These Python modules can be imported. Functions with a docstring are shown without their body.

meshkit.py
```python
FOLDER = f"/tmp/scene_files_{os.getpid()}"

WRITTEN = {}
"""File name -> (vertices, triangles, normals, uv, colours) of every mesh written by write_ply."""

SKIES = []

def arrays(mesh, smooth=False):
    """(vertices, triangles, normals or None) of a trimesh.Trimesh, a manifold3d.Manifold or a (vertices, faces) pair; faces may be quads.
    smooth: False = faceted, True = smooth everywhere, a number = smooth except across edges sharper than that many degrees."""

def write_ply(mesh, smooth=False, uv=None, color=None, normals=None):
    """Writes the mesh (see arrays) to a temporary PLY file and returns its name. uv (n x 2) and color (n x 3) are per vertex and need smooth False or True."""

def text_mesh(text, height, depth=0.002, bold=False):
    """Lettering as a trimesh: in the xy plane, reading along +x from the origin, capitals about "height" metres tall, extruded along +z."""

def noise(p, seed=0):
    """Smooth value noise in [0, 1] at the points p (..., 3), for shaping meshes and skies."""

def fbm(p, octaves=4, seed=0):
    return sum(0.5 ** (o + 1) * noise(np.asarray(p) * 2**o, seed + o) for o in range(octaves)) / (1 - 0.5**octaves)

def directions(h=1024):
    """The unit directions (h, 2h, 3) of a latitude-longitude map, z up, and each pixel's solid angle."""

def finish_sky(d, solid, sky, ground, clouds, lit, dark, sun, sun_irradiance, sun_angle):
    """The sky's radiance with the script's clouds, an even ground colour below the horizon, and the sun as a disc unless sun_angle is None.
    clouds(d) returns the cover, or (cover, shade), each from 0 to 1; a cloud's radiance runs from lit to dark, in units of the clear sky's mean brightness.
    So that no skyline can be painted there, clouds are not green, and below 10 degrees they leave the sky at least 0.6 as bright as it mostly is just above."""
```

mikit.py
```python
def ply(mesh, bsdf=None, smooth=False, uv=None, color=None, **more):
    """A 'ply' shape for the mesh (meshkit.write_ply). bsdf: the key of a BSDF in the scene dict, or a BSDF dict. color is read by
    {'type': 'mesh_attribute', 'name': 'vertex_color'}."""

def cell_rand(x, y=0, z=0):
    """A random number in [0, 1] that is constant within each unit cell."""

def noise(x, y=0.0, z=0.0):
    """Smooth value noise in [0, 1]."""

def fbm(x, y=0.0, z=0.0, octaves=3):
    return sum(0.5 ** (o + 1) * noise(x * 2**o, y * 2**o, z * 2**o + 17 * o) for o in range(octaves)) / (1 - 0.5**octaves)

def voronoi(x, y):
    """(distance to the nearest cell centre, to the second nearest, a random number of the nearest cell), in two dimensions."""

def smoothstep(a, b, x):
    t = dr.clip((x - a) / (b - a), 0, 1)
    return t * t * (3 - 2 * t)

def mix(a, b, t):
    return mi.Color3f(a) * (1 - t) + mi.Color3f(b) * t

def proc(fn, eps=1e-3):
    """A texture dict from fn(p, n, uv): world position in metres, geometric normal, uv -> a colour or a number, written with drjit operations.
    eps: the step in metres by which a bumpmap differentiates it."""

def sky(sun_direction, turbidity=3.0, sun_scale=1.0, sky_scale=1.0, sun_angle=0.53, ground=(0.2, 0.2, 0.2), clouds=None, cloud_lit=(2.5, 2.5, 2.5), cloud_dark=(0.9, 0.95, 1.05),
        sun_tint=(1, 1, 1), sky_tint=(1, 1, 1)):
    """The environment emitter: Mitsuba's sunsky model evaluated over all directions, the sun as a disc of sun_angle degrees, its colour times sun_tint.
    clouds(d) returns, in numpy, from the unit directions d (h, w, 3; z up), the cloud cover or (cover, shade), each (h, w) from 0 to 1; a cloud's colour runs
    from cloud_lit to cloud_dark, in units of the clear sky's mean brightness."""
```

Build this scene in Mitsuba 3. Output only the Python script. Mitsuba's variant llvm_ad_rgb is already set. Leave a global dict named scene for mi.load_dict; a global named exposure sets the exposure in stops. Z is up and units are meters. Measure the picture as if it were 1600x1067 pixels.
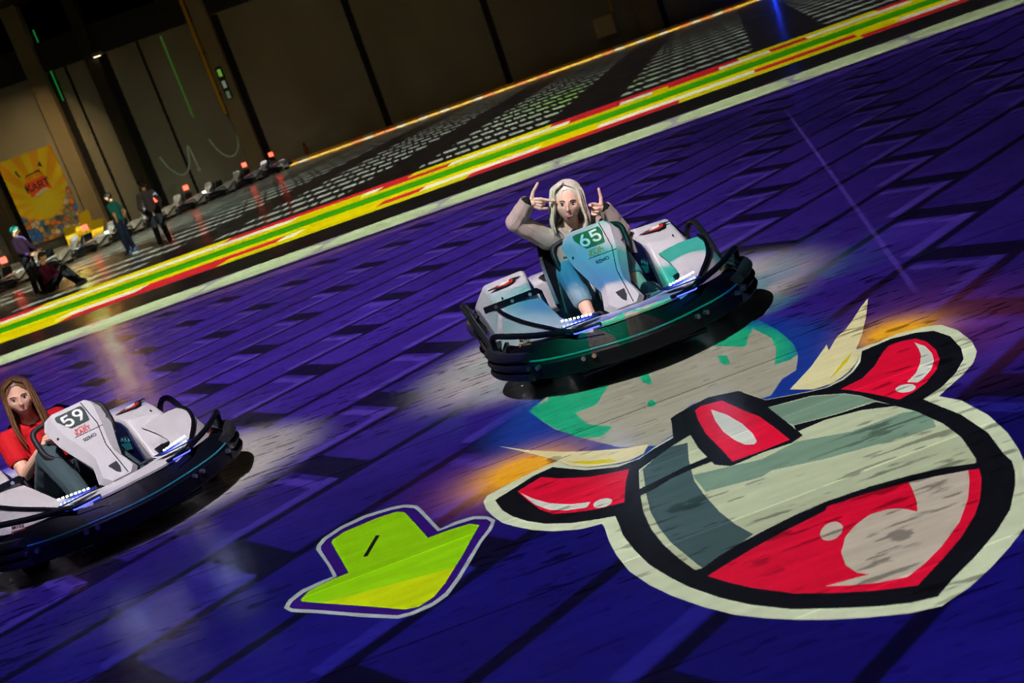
import math, numpy as np, trimesh, shapely, shapely.ops, mitsuba as mi, drjit as dr, manifold3d as m3
import mikit, meshkit
from mikit import noise, fbm, smoothstep, mix, cell_rand
T = mi.ScalarTransform4f
scene, labels = {}, {}

# ---------------------------------------------------------------- camera, light, exposure
exposure = 0.0
CAM_H, PITCH, ROLL, FOCAL = 1.8, math.radians(13.57), math.radians(19.5), 1800.0
fwd = np.array([0, math.cos(PITCH), -math.sin(PITCH)])
down = np.array([0, -math.sin(PITCH), -math.cos(PITCH)])
up = math.sin(ROLL) * np.array([1.0, 0, 0]) - math.cos(ROLL) * down
eye = np.array([0, 0, CAM_H])
scene['camera'] = {'type': 'thinlens', 'fov': 2 * math.degrees(math.atan(800 / FOCAL)), 'fov_axis': 'x', 'aperture_radius': 0.0055,
                   'focus_distance': 6.3, 'near_clip': 0.05, 'far_clip': 300.0,
                   'to_world': T().look_at(eye.tolist(), (eye + fwd).tolist(), up.tolist())}

NEAR_LAMP, NEAR_REF = np.array([-1.3, 1.9, 7.5]), 12.5
FAR_LAMP, FAR_REF = np.array([-1.0, 12.5, 9.6]), 30.0
SPLIT_Y = 16.15           # where the two projected pictures meet on the floor
KART_A = (0.60, 6.65, math.radians(-86))
KART_B = (-2.645, 6.70, math.radians(-55))


def rgbv(c):
    return {'type': 'rgb', 'value': [float(x) for x in c]}


def lin(h):
    """linear reflectance from an sRGB triple (0..255)"""
    c = np.asarray(h, float) / 255
    return np.where(c <= 0.04045, c / 12.92, ((c + 0.055) / 1.055) ** 2.4)


for key, pos, ref in (('near_projector_light', NEAR_LAMP, NEAR_REF), ('far_projector_light', FAR_LAMP, FAR_REF)):
    power = math.pi * ref ** 3 / pos[2] * 0.82
    scene[key] = {'type': 'point', 'position': pos.tolist(), 'intensity': rgbv([power] * 3), 'sampling_weight': 5.0}


def spot(key, pos, target, color, power, cutoff, beam, weight=1.0):
    scene[key] = {'type': 'spot', 'to_world': T().look_at(list(pos), list(target), [0.02, 0.03, 1]), 'intensity': rgbv(np.asarray(color) * power),
                  'cutoff_angle': float(cutoff), 'beam_width': float(beam), 'sampling_weight': weight}


spot('kart_fill_light', (-0.35, 1.2, 6.0), (0.62, 7.35, 0.0), (1.0, 0.95, 0.90), 12, 8.6, 5.5, 2.0)  # unseen front fill, added to brighten kart and driver
spot('kart_fill_light_001', (-0.75, 1.2, 6.0), (-2.85, 7.45, 0.0), (1.0, 0.96, 0.93), 16, 8.8, 5.5, 2.0)  # the same added fill for the second kart
spot('wall_fill_light', (-14.8, 50.5, 8.2), (-18.8, 57, 2.2), (1.0, 0.74, 0.38), 120, 32, 6)  # unseen warm spot that brightens the banner and left wall
spot('wall_fill_light_001', (-9.0, 44, 9.2), (-5.0, 57, 1.5), (1.0, 0.78, 0.33), 18, 50, 12)  # added warm fill for the middle of the wall, no fixture
spot('wall_fill_light_002', (3.0, 46, 9.2), (2.0, 57, 2.5), (1.0, 0.76, 0.34), 9, 52, 12)  # added warm fill further right on the wall, no fixture
spot('floor_glow_light', (-18.4, 56.2, 5.3), (-4.6, 14.6, 0.0), (1.0, 0.52, 0.10), 26, 14, 6)  # added unseen spot that makes the orange glow on the floor
spot('queue_fill_light', (-6.5, 27.0, 8.6), (-11.6, 43.5, 0.4), (0.74, 1.0, 0.78), 190, 24, 12)  # added unseen fill that brightens the parked karts

# ---------------------------------------------------------------- materials


def mat(key, color, rough=0.5, spec=0.5, metal=0.0, coat=0.0, **more):
    c = color if isinstance(color, dict) else rgbv(lin(color))
    scene[key] = {'type': 'twosided', 'inner': {'type': 'principled', 'base_color': c, 'roughness': float(rough), 'specular': float(spec),
                                                'metallic': float(metal), 'clearcoat': float(coat), 'clearcoat_gloss': 0.9, **more}}
    return key


def floor_color(p, n, uv):
    # grey worn concrete: broad stains, dark rubber scuffs drawn out along x, pale scratches, sawn joints
    base = 0.40 + 0.10 * (fbm(p.x * 0.9, p.y * 0.9, 0.0, 3) - 0.5)
    grain = fbm(p.x * 5.0, p.y * 28.0, 3.0, 3)
    base *= 0.86 + 0.28 * grain
    s1 = fbm(p.x * 7.5 + 1.2 * p.y, p.y * 34.0, 7.0, 3)
    scuff = smoothstep(0.63, 0.74, s1) * smoothstep(0.40, 0.62, fbm(p.x * 1.1, p.y * 1.3, 11.0, 2))
    base *= 1 - 0.65 * scuff
    s2 = noise(p.x * 12.0, p.y * 75.0, 5.0)
    base *= 1 - 0.3 * smoothstep(0.84, 0.92, s2)
    scr = noise(p.x * 60.0 + p.y * 20.0, p.y * 4.0, 9.0)
    base += 0.10 * smoothstep(0.955, 0.985, scr) * smoothstep(0.55, 0.7, noise(p.x * 2.0, p.y * 2.0, 13.0))
    row = (p.y - 0.05 * p.x) / 0.75
    j = dr.abs(row - dr.floor(row + 0.5)) * 0.75
    base *= 1 - 0.55 * (1 - smoothstep(0.003, 0.010, j)) * smoothstep(0.45, 0.55, noise(p.x * 1.3, dr.floor(row + 0.5), 21.0))
    base *= mix(0.94, 1.06, cell_rand(dr.floor(row), 4, 2)).x
    base = dr.clip(base, 0.02, 0.7)
    return mi.Color3f(base, base * 0.985, base * 0.94)


def floor_rough(p, n, uv):
    return dr.clip(0.15 + 0.18 * fbm(p.x * 2.2, p.y * 9.0, 31.0, 3), 0.1, 0.6)


scene['floor_mat'] = {'type': 'twosided', 'inner': {'type': 'principled', 'base_color': mikit.proc(floor_color), 'roughness': mikit.proc(floor_rough), 'specular': 0.55}}


def wall_color(p, n, uv):
    b = fbm(p.x * 0.5, p.z * 0.7, 2.0, 4)
    d = smoothstep(0.42, 0.7, fbm(p.x * 0.9, p.z * 1.6, 5.0, 4)) * (1 - smoothstep(0.6, 3.0, p.z + 1.2 * (b - 0.5)))
    c = mix((0.30, 0.265, 0.19), (0.36, 0.31, 0.22), b)
    return mix(c, (0.40, 0.36, 0.27), 0.75 * d) * (0.85 + 0.3 * noise(p.x * 0.8, p.z * 0.12, 4.0))


scene['wall_mat'] = {'type': 'twosided', 'inner': {'type': 'principled', 'base_color': mikit.proc(wall_color), 'roughness': 0.75, 'specular': 0.25}}
mat('dark_roof', (40, 38, 36), 0.8)
mat('joint_dark', (22, 20, 18), 0.9)
mat('pillar_mat', (150, 132, 100), 0.7, 0.3)
mat('pillar_dark', (62, 54, 42), 0.8, 0.3)
mat('yellow_paint', (232, 176, 30), 0.5)
mat('orange_paint', (226, 134, 36), 0.5)
mat('cream_paint', (222, 196, 140), 0.5)
mat('rusty_red', (170, 62, 30), 0.6)
mat('tan_box', (176, 146, 104), 0.7)
mat('cabinet_tan', (226, 196, 140), 0.7)

# ---------------------------------------------------------------- helpers


def add(key, mesh, bsdf, smooth=False, label=None, cat=None, group=None, kind=None, tw=None, **more):
    base, k = key, 0
    while key in scene:
        k += 1
        key = f'{base}_{k:03d}'
    d = mesh if isinstance(mesh, dict) else mikit.ply(mesh, bsdf, smooth=smooth, **more)
    scene[key] = {**d, 'to_world': tw} if tw is not None else dict(d)
    tag(key, label, cat, group, kind)
    return key


def tag(key, label=None, cat=None, group=None, kind=None):
    d = {k: v for k, v in dict(label=label, category=cat, group=group, kind=kind).items() if v}
    if d:
        labels[key] = d


def box(x0, x1, y0, y1, z0, z1):
    b = trimesh.creation.box([x1 - x0, y1 - y0, z1 - z0])
    b.apply_translation([(x0 + x1) / 2, (y0 + y1) / 2, (z0 + z1) / 2])
    return b


def rbox(x0, x1, y0, y1, z0, z1, r=0.02, n=8):
    s = m3.Manifold.sphere(r, n)
    return hull([(x, y, z, r) for x in (x0 + r, x1 - r) for y in (y0 + r, y1 - r) for z in (z0 + r, z1 - r)], n)


def hull(balls, n=10):
    """hull of spheres (x, y, z, r)"""
    ms = [m3.Manifold.sphere(b[3], n).translate([float(b[0]), float(b[1]), float(b[2])]) for b in balls]
    return tm(m3.Manifold.batch_hull(ms))


def tm(man):
    m = man.to_mesh()
    return trimesh.Trimesh(np.array(m.vert_properties[:, :3]), np.array(m.tri_verts), process=False)


def man(mesh):
    return m3.Manifold(m3.Mesh(np.asarray(mesh.vertices, np.float32), np.asarray(mesh.faces, np.uint32)))


def cat_(*ms):
    return trimesh.util.concatenate([m for m in ms])


def spline(pts, n=8, closed=False):
    """Catmull-Rom through the points"""
    p = np.asarray(pts, float)
    q = np.vstack([p[-1:], p, p[:2]]) if closed else np.vstack([2 * p[0] - p[1], p, 2 * p[-1] - p[-2]])
    out, m = [], len(p) if closed else len(p) - 1
    for i in range(m):
        a, b, c, d = q[i:i + 4]
        for t in np.linspace(0, 1, n, endpoint=False):
            out.append(0.5 * (2 * b + (c - a) * t + (2 * a - 5 * b + 4 * c - d) * t ** 2 + (3 * b - a - 3 * c + d) * t ** 3))
    if not closed:
        out.append(p[-1])
    return np.array(out)


def loft(rings, closed=True, caps=True):
    """rings: (m, n, 3); closed sections joined into one watertight mesh"""
    R = np.asarray(rings, float)
    m, n = R.shape[:2]
    f, e = [], n if closed else n - 1
    for i in range(m - 1):
        for j in range(e):
            a, b, c, d = i * n + j, i * n + (j + 1) % n, (i + 1) * n + (j + 1) % n, (i + 1) * n + j
            f += [[a, b, c], [a, c, d]]
    v = R.reshape(-1, 3)
    if caps and closed:
        v = np.vstack([v, R[0].mean(0), R[-1].mean(0)])
        for j in range(n):
            f += [[len(v) - 2, (j + 1) % n, j], [len(v) - 1, (m - 1) * n + j, (m - 1) * n + (j + 1) % n]]
    t = trimesh.Trimesh(v, np.array(f), process=False)
    if closed and caps and t.volume < 0:
        t.invert()
    return t


def tube(pts, r, n=10, closed=False, flat=1.0):
    p = np.asarray(pts, float)
    r = np.broadcast_to(r, (len(p),))
    t = np.gradient(p, axis=0) if not closed else np.roll(p, -1, 0) - np.roll(p, 1, 0)
    t /= np.linalg.norm(t, axis=1, keepdims=True) + 1e-12
    u = np.cross(t[0], [0, 0, 1.0] if abs(t[0, 2]) < 0.9 else [1.0, 0, 0])
    ang, rings = np.arange(n) * 2 * np.pi / n, []
    for i in range(len(p)):
        u = u - t[i] * (u @ t[i])
        u /= np.linalg.norm(u)
        w = np.cross(t[i], u)
        rings.append(p[i] + r[i] * (np.cos(ang)[:, None] * u + flat * np.sin(ang)[:, None] * w))
    if closed:
        rings.append(rings[0])
        return loft(rings, True, False)
    return loft(rings)


def shell(grid, t):
    """open surface grid (m, n, 3) given a thickness t inwards"""
    G = np.asarray(grid, float)
    du, dv = np.gradient(G, axis=0), np.gradient(G, axis=1)
    nrm = np.cross(du, dv)
    nrm /= np.linalg.norm(nrm, axis=2, keepdims=True) + 1e-12
    H = G - nrm * t
    m, n = G.shape[:2]
    v, f = np.vstack([G.reshape(-1, 3), H.reshape(-1, 3)]), []
    q = m * n
    for i in range(m - 1):
        for j in range(n - 1):
            a, b, c, d = i * n + j, i * n + j + 1, (i + 1) * n + j + 1, (i + 1) * n + j
            f += [[a, b, c], [a, c, d], [q + a, q + c, q + b], [q + a, q + d, q + c]]
    rim = [(0, j) for j in range(n)] + [(i, n - 1) for i in range(1, m)] + [(m - 1, j) for j in range(n - 2, -1, -1)] + [(i, 0) for i in range(m - 2, 0, -1)]
    k = [i * n + j for i, j in rim]
    for a, b in zip(k, k[1:] + k[:1]):
        f += [[a, q + a, q + b], [a, q + b, b]]
    return trimesh.Trimesh(v, np.array(f), process=False)


def frame(o, x, y):
    """4x4 whose axes are x, y and x cross y at o"""
    x = np.asarray(x, float) / np.linalg.norm(x)
    z = np.cross(x, y)
    z /= np.linalg.norm(z)
    m = np.eye(4)
    m[:3, 0], m[:3, 1], m[:3, 2], m[:3, 3] = x, np.cross(z, x), z, o
    return m


def poly(pts):
    p = shapely.Polygon(pts)
    p = p if p.is_valid else p.buffer(0)
    return max(p.geoms, key=lambda g: g.area) if hasattr(p, 'geoms') else p


def extrude(p, h, m=None):
    ps = [g for g in (p.geoms if hasattr(p, 'geoms') else [p]) if g.geom_type == 'Polygon' and g.area > 1e-6]
    t = cat_(*[trimesh.creation.extrude_polygon(g, h, engine='earcut') for g in ps])
    if m is not None:
        t.apply_transform(m)
    return t


def text(s, h, depth, m, bold=True, center=True):
    t = meshkit.text_mesh(s, h, depth, bold)
    if center:
        b = t.bounds
        t.apply_translation([-(b[0, 0] + b[1, 0]) / 2, -h / 2, 0])
    t.apply_transform(m)
    return t


# ---------------------------------------------------------------- the hall
FX0, FX1, FY0, FY1, WY = -30.0, 30.0, -6.0, 57.0, 57.0
add('floor', box(FX0, FX1, FY0, FY1 + 0.4, -0.2, 0.0), 'floor_mat', label='glossy worn concrete floor of the dark hall', kind='structure')
add('wall_back', box(FX0, FX1, WY, WY + 0.4, 0, 7.75), 'joint_dark', label='stained brown back wall of the hall', kind='structure')
add('trim_1', box(FX0, FX1, WY - 0.25, WY + 0.4, 7.75, 9.1), 'dark_roof', label='dark beam along the top of the back wall', kind='structure')
add('wall_left', box(FX0 - 0.4, FX0, FY0, FY1, 0, 11), 'dark_roof', kind='structure', label='dark left wall of the hall')
add('wall_right', box(FX1, FX1 + 0.4, FY0, FY1, 0, 11), 'dark_roof', kind='structure', label='dark right wall of the hall')
add('wall_front', box(FX0, FX1, FY0 - 0.4, FY0, 0, 11), 'dark_roof', kind='structure', label='dark front wall of the hall')
ceiling = add('ceiling', box(FX0 - 0.4, FX1 + 0.4, FY0 - 0.4, FY1 + 0.4, 11, 11.3), 'dark_roof', kind='structure', label='black roof of the hall')
for y in (50.0, 44.0, 38.0):
    add('ceiling__beam', box(FX0, FX1, y - 0.2, y + 0.2, 10.2, 11.0), 'pillar_dark')
# wall joints: dark recesses between the wall panels, and pillars standing before the wall
edges = [(-30.0, -15.52), (-15.38, -11.97), (-11.83, -2.27), (-1.93, 3.93), (4.27, 11.3), (11.5, 20.0), (20.3, 30.0)]
for x0, x1 in edges:
    add('wall_back__panel', box(x0, x1, WY - 0.06, WY + 0.01, 0, 7.74), 'wall_mat')
for x0, x1, bs, lab in ((-17.15, -16.35, 'pillar_mat', 'pale concrete pillar just right of the yellow banner'), (-14.35, -13.75, 'pillar_dark', 'dark pillar between the banner and the yellow pipe'),
                        (-9.05, -8.25, 'pillar_mat', 'pillar behind the yellow pipe and the parked karts'), (10.85, 11.95, 'pillar_mat', 'brown pillar at the far right beside the tan box'),
                        (-21.2, -20.5, 'pillar_dark', 'dark pillar at the left edge beside the banner')):
    c = hull([(x, y, z, 0.06) for x in (x0 + .06, x1 - .06) for y in (WY - 0.55, WY + 0.1) for z in (0.06, 10.9)], 8)
    k = add('pillar', c, bs, smooth=30, label=lab, cat='pillar')
    add(k + '__recess', box(x1, x1 + 0.35, WY - 0.08, WY, 0, 7.7), 'joint_dark')
for x, r, z0, z1, bs, lab in ((-9.15, 0.085, 3.25, 9.6, 'yellow_paint', 'yellow vertical pipe on the pillar above the curved light trails'),):
    k = add('pipe', tube([(x, WY - 0.75, z0), (x, WY - 0.75, z1)], r, 12), bs, smooth=30, label=lab, cat='pipe')
    for z in (4.2, 6.2, 8.2):
        add(k + '__clamp', box(x - 0.13, x + 0.13, WY - 0.78, WY - 0.615, z - 0.05, z + 0.05), 'pillar_dark')
scene['green_glow'] = {'type': 'area', 'radiance': rgbv((0.02, 0.45, 0.06))}
add('light_tube', tube([(-16.1, WY - 0.2, 6.3), (-16.1, WY - 0.2, 9.7)], 0.035, 8), 'dark_roof', label='thin green light tube high beside the pale pillar', cat='light', emitter={'type': 'area', 'radiance': rgbv((0.006, 0.14, 0.02))})
add('light_tube', tube([(-10.75, WY - 0.113, 3.6), (-10.75, WY - 0.113, 7.6)], 0.05, 8), 'dark_roof', label='dim green light tube in the middle of the wall panel left of the yellow pipe', cat='light', emitter={'type': 'area', 'radiance': rgbv((0.022, 0.06, 0.008))})
k = add('wall_switch_box', rbox(-8.85, -8.55, WY - 0.72, WY - 0.5, 3.85, 5.4, 0.03), 'pillar_dark', label='slim control box with green lamps beside the yellow pipe', cat='control box')
for z, c in ((5.1, (0.10, 0.28, 0.03)), (4.55, (0.12, 0.16, 0.11)), (4.05, (0.06, 0.10, 0.06))):
    add(k + '__lamp', box(-8.78, -8.62, WY - 0.74, WY - 0.715, z - 0.17, z + 0.17), 'dark_roof', emitter={'type': 'area', 'radiance': rgbv(c)})
k = add('emergency_lamp', rbox(-13.9, -13.4, WY - 0.85, WY - 0.62, 7.62, 7.8, 0.03), 'pillar_mat', label='small emergency lamp at the top of the dark pillar', cat='lamp')
add(k + '__lens', box(-13.85, -13.55, WY - 0.83, WY - 0.65, 7.59, 7.62), 'dark_roof', emitter={'type': 'area', 'radiance': rgbv((2.2, 1.9, 1.1))})
# curved white light trails on the wall, made up as looped tubes with ball ends
mat('trail_white', (226, 236, 214), 0.5)
for i, (dx, dz) in enumerate(((0, 0), (2.5, 0.04))):
    pts = np.array([(-12.95, 2.42), (-12.72, 1.75), (-12.35, 1.32), (-11.98, 1.36), (-11.72, 1.75), (-11.56, 2.38), (-11.50, 2.46), (-11.46, 2.2), (-11.44, 1.75), (-11.42, 1.32)])
    w = spline([(x + dx, WY - 0.12, z + dz) for x, z in pts], 6)
    k = add('wall_light_trail', tube(w, 0.05, 8), 'trail_white', smooth=40, label=('pale tube made up for a curved light trail, left one of the pair' if i == 0 else 'pale tube made up for a curved light trail, right one, beside the pillar'), cat='light_trail')
    add(k + '__trail_end', trimesh.creation.icosphere(2, 0.11).apply_translation([-11.42 + dx, WY - 0.14, 1.27 + dz]), 'trail_white', smooth=True)
# tan box and bits at the right
k = add('wall_cabinet', rbox(8.78, 9.70, WY - 0.45, WY - 0.02, 0.78, 1.72, 0.03), 'cabinet_tan', label='square tan cabinet on the wall left of the far right pillar', cat='cabinet')
add(k + '__door', box(8.86, 9.62, WY - 0.475, WY - 0.45, 0.86, 1.64), 'cabinet_tan')
add('pipe', tube([(9.8, WY - 0.3, 1.78), (9.8, WY - 0.3, 4.6)], 0.07, 10), 'yellow_paint', smooth=30, label='short yellow pipe above the tan wall cabinet', cat='pipe')
k = add('fire_extinguisher', loft([[(-6.28 + r * math.cos(a), WY - 0.2 + r * math.sin(a), z) for a in np.arange(12) * math.pi / 6] for r, z in ((0.08, 0.0), (0.09, 0.05), (0.09, 0.58), (0.05, 0.68), (0.03, 0.72))]), 'rusty_red', smooth=40,
        label='small red fire extinguisher standing by the wall behind the kerb', cat='fire extinguisher')
add(k + '__valve', rbox(-6.34, -6.22, WY - 0.24, WY - 0.16, 0.72, 0.80, 0.01), 'joint_dark')
add('light_tube', tube([(17.4, 56.6, 0.1), (17.4, 56.6, 1.7)], 0.06, 8), 'dark_roof', label='blue light tube standing at the far right edge', cat='light', emitter={'type': 'area', 'radiance': rgbv((0.05, 0.3, 6.0))})

# kerb rail at the foot of the wall: blocks of yellow, orange and cream
x, i = -8.4, 0
holder = 'kerb_rail'
tag(holder, 'long low kerb of yellow, orange and cream blocks along the back wall', 'kerb')
rng = np.random.default_rng(4)
blk = {}
while x < 22:
    w = 0.55
    bs = ('yellow_paint', 'orange_paint', 'cream_paint', 'yellow_paint')[int(rng.integers(4))]
    if bs not in blk:
        blk[bs] = mikit.ply(rbox(0, w - 0.015, -0.12, 0.12, 0.0, 0.23, 0.025, 6), bs, smooth=30)
    add(holder + '__block', blk[bs], bs, tw=T().translate([x, 56.0, 0]))
    x += w

# the banner
BX0, BX1, BZ0, BZ1, BY = -20.05, -17.35, 0.5, 4.62, WY - 0.62


def banner_color(p, n, uv):
    cx, cz = -18.7, 2.3
    ang = dr.atan2(p.z - cz, p.x - cx)
    r = dr.sqrt(dr.square(p.x - cx) + dr.square(p.z - cz))
    ray = smoothstep(-0.25, 0.25, dr.sin(ang * 15 + 0.6 * dr.sin(ang * 4)))
    c = mix((0.86, 0.62, 0.02), (0.82, 0.30, 0.01), 0.65 * ray * smoothstep(0.35, 1.7, r))
    c = mix((0.90, 0.74, 0.03), c, smoothstep(0.15, 0.9, r))
    # crowd of small coloured figures at the foot and up the right side
    u, v = p.x * 4.2, p.z * 4.2
    f1, f2, w = mikit.voronoi(u, v)
    crowd = smoothstep(1.52, 1.36, p.z - 0.22 * dr.square((p.x - cx) * 1.25) * dr.select(p.x > cx, 2.2, 0.8))
    cc = dr.select(w < 0.22, mi.Color3f(0.06, 0.18, 0.55), dr.select(w < 0.45, mi.Color3f(0.75, 0.22, 0.05), dr.select(w < 0.68, mi.Color3f(0.8, 0.66, 0.5), dr.select(w < 0.85, mi.Color3f(0.32, 0.28, 0.18), mi.Color3f(0.75, 0.45, 0.1)))))
    cc *= 0.35 + 0.65 * smoothstep(0.05, 0.22, f2 - f1)
    return mix(c, cc, crowd)


scene['banner_mat'] = {'type': 'twosided', 'inner': {'type': 'principled', 'base_color': mikit.proc(banner_color), 'roughness': 0.6, 'specular': 0.3}}
mat('logo_red', (214, 74, 34), 0.6)
mat('logo_orange', (236, 140, 24), 0.6)
mat('ink_black', (24, 14, 10), 0.7)
mat('logo_white', (236, 226, 205), 0.6)
bn = add('banner', rbox(BX0, BX1, BY, BY + 0.03, BZ0, BZ1, 0.012, 6), 'banner_mat', label='tall yellow sunburst banner hanging on the back wall', cat='banner')
MB = frame([-18.72, BY - 0.004, 3.05], [1, 0, 0], [0, 0, 1])
add(bn + '__word_shield', extrude(poly([(-0.52, 0.26), (0.50, 0.36), (0.60, -0.32), (0.35, -0.20), (0.0, -0.28), (-0.30, -0.42), (-0.44, -0.42)]), 0.006, MB), 'logo_red')
add(bn + '__kart_lettering', text('KART', 0.34, 0.014, MB @ frame([0.03, 0.02, 0], [1, 0.06, 0], [0, 1, 0])), 'ink_black')
add(bn + '__battle_lettering', text('BATTLE', 0.17, 0.012, MB @ frame([0.05, 0.46, 0], [1, 0.05, 0], [0, 1, 0])), 'logo_orange')
add(bn + '__teeth_stripe', extrude(poly([(-0.30, -0.46), (-0.26, -0.36), (0.02, -0.24), (0.34, -0.16), (0.44, -0.26), (0.20, -0.36), (-0.1, -0.46)]), 0.012, MB), 'logo_white')
for pts in ([(-0.72, 0.92), (-0.64, 0.95), (-0.56, 0.62), (-0.60, 0.58)], [(0.40, 0.86), (0.56, 1.04), (0.60, 0.72), (0.50, 0.80)], [(-0.36, 0.58), (0.36, 0.68), (0.46, 0.40), (0.40, 0.40), (0.30, 0.62), (-0.34, 0.54)]):
    add(bn + '__ink_mark', extrude(poly(pts), 0.010, MB), 'ink_black')
k = add('low_counter', rbox(-18.35, -17.0, WY - 1.15, WY - 0.7, 0, 0.62, 0.03), 'pillar_dark', label='low dark counter under the yellow banner', cat='counter')
add(k + '__top', rbox(-18.45, -16.9, WY - 1.2, WY - 0.66, 0.62, 0.68, 0.02), 'tan_box', smooth=30)
mat('toy_yellow', (238, 200, 20), 0.5)
for pts, x, y, lab in (([(0, 0), (0.70, 0), (0.95, 0.55), (0.45, 0.62), (0.45, 1.15), (0.02, 1.1)], -17.05, 55.0, 'large yellow cut-out board standing right of the banner'),
                       ([(0, 0), (0.6, 0), (0.66, 0.66), (0.05, 0.74)], -17.75, 54.3, 'small square yellow board left of the large yellow one'),
                       ([(0.1, 0), (0.5, 0.02), (0.62, 0.3), (0.45, 0.62), (0.12, 0.6), (0, 0.3)], -16.9, 53.2, 'rounded yellow board in front of the dark counter')):
    p = poly(pts).buffer(0.05)
    k = add('yellow_board', extrude(p, 0.08, frame([x, y, 0.05], [1, 0, 0], [0, 0, 1])), 'toy_yellow', label=lab, cat='board')
    add(k + '__foot', box(x + 0.1, x + 0.5, y - 0.2, y + 0.1, 0, 0.05), 'toy_yellow')

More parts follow.
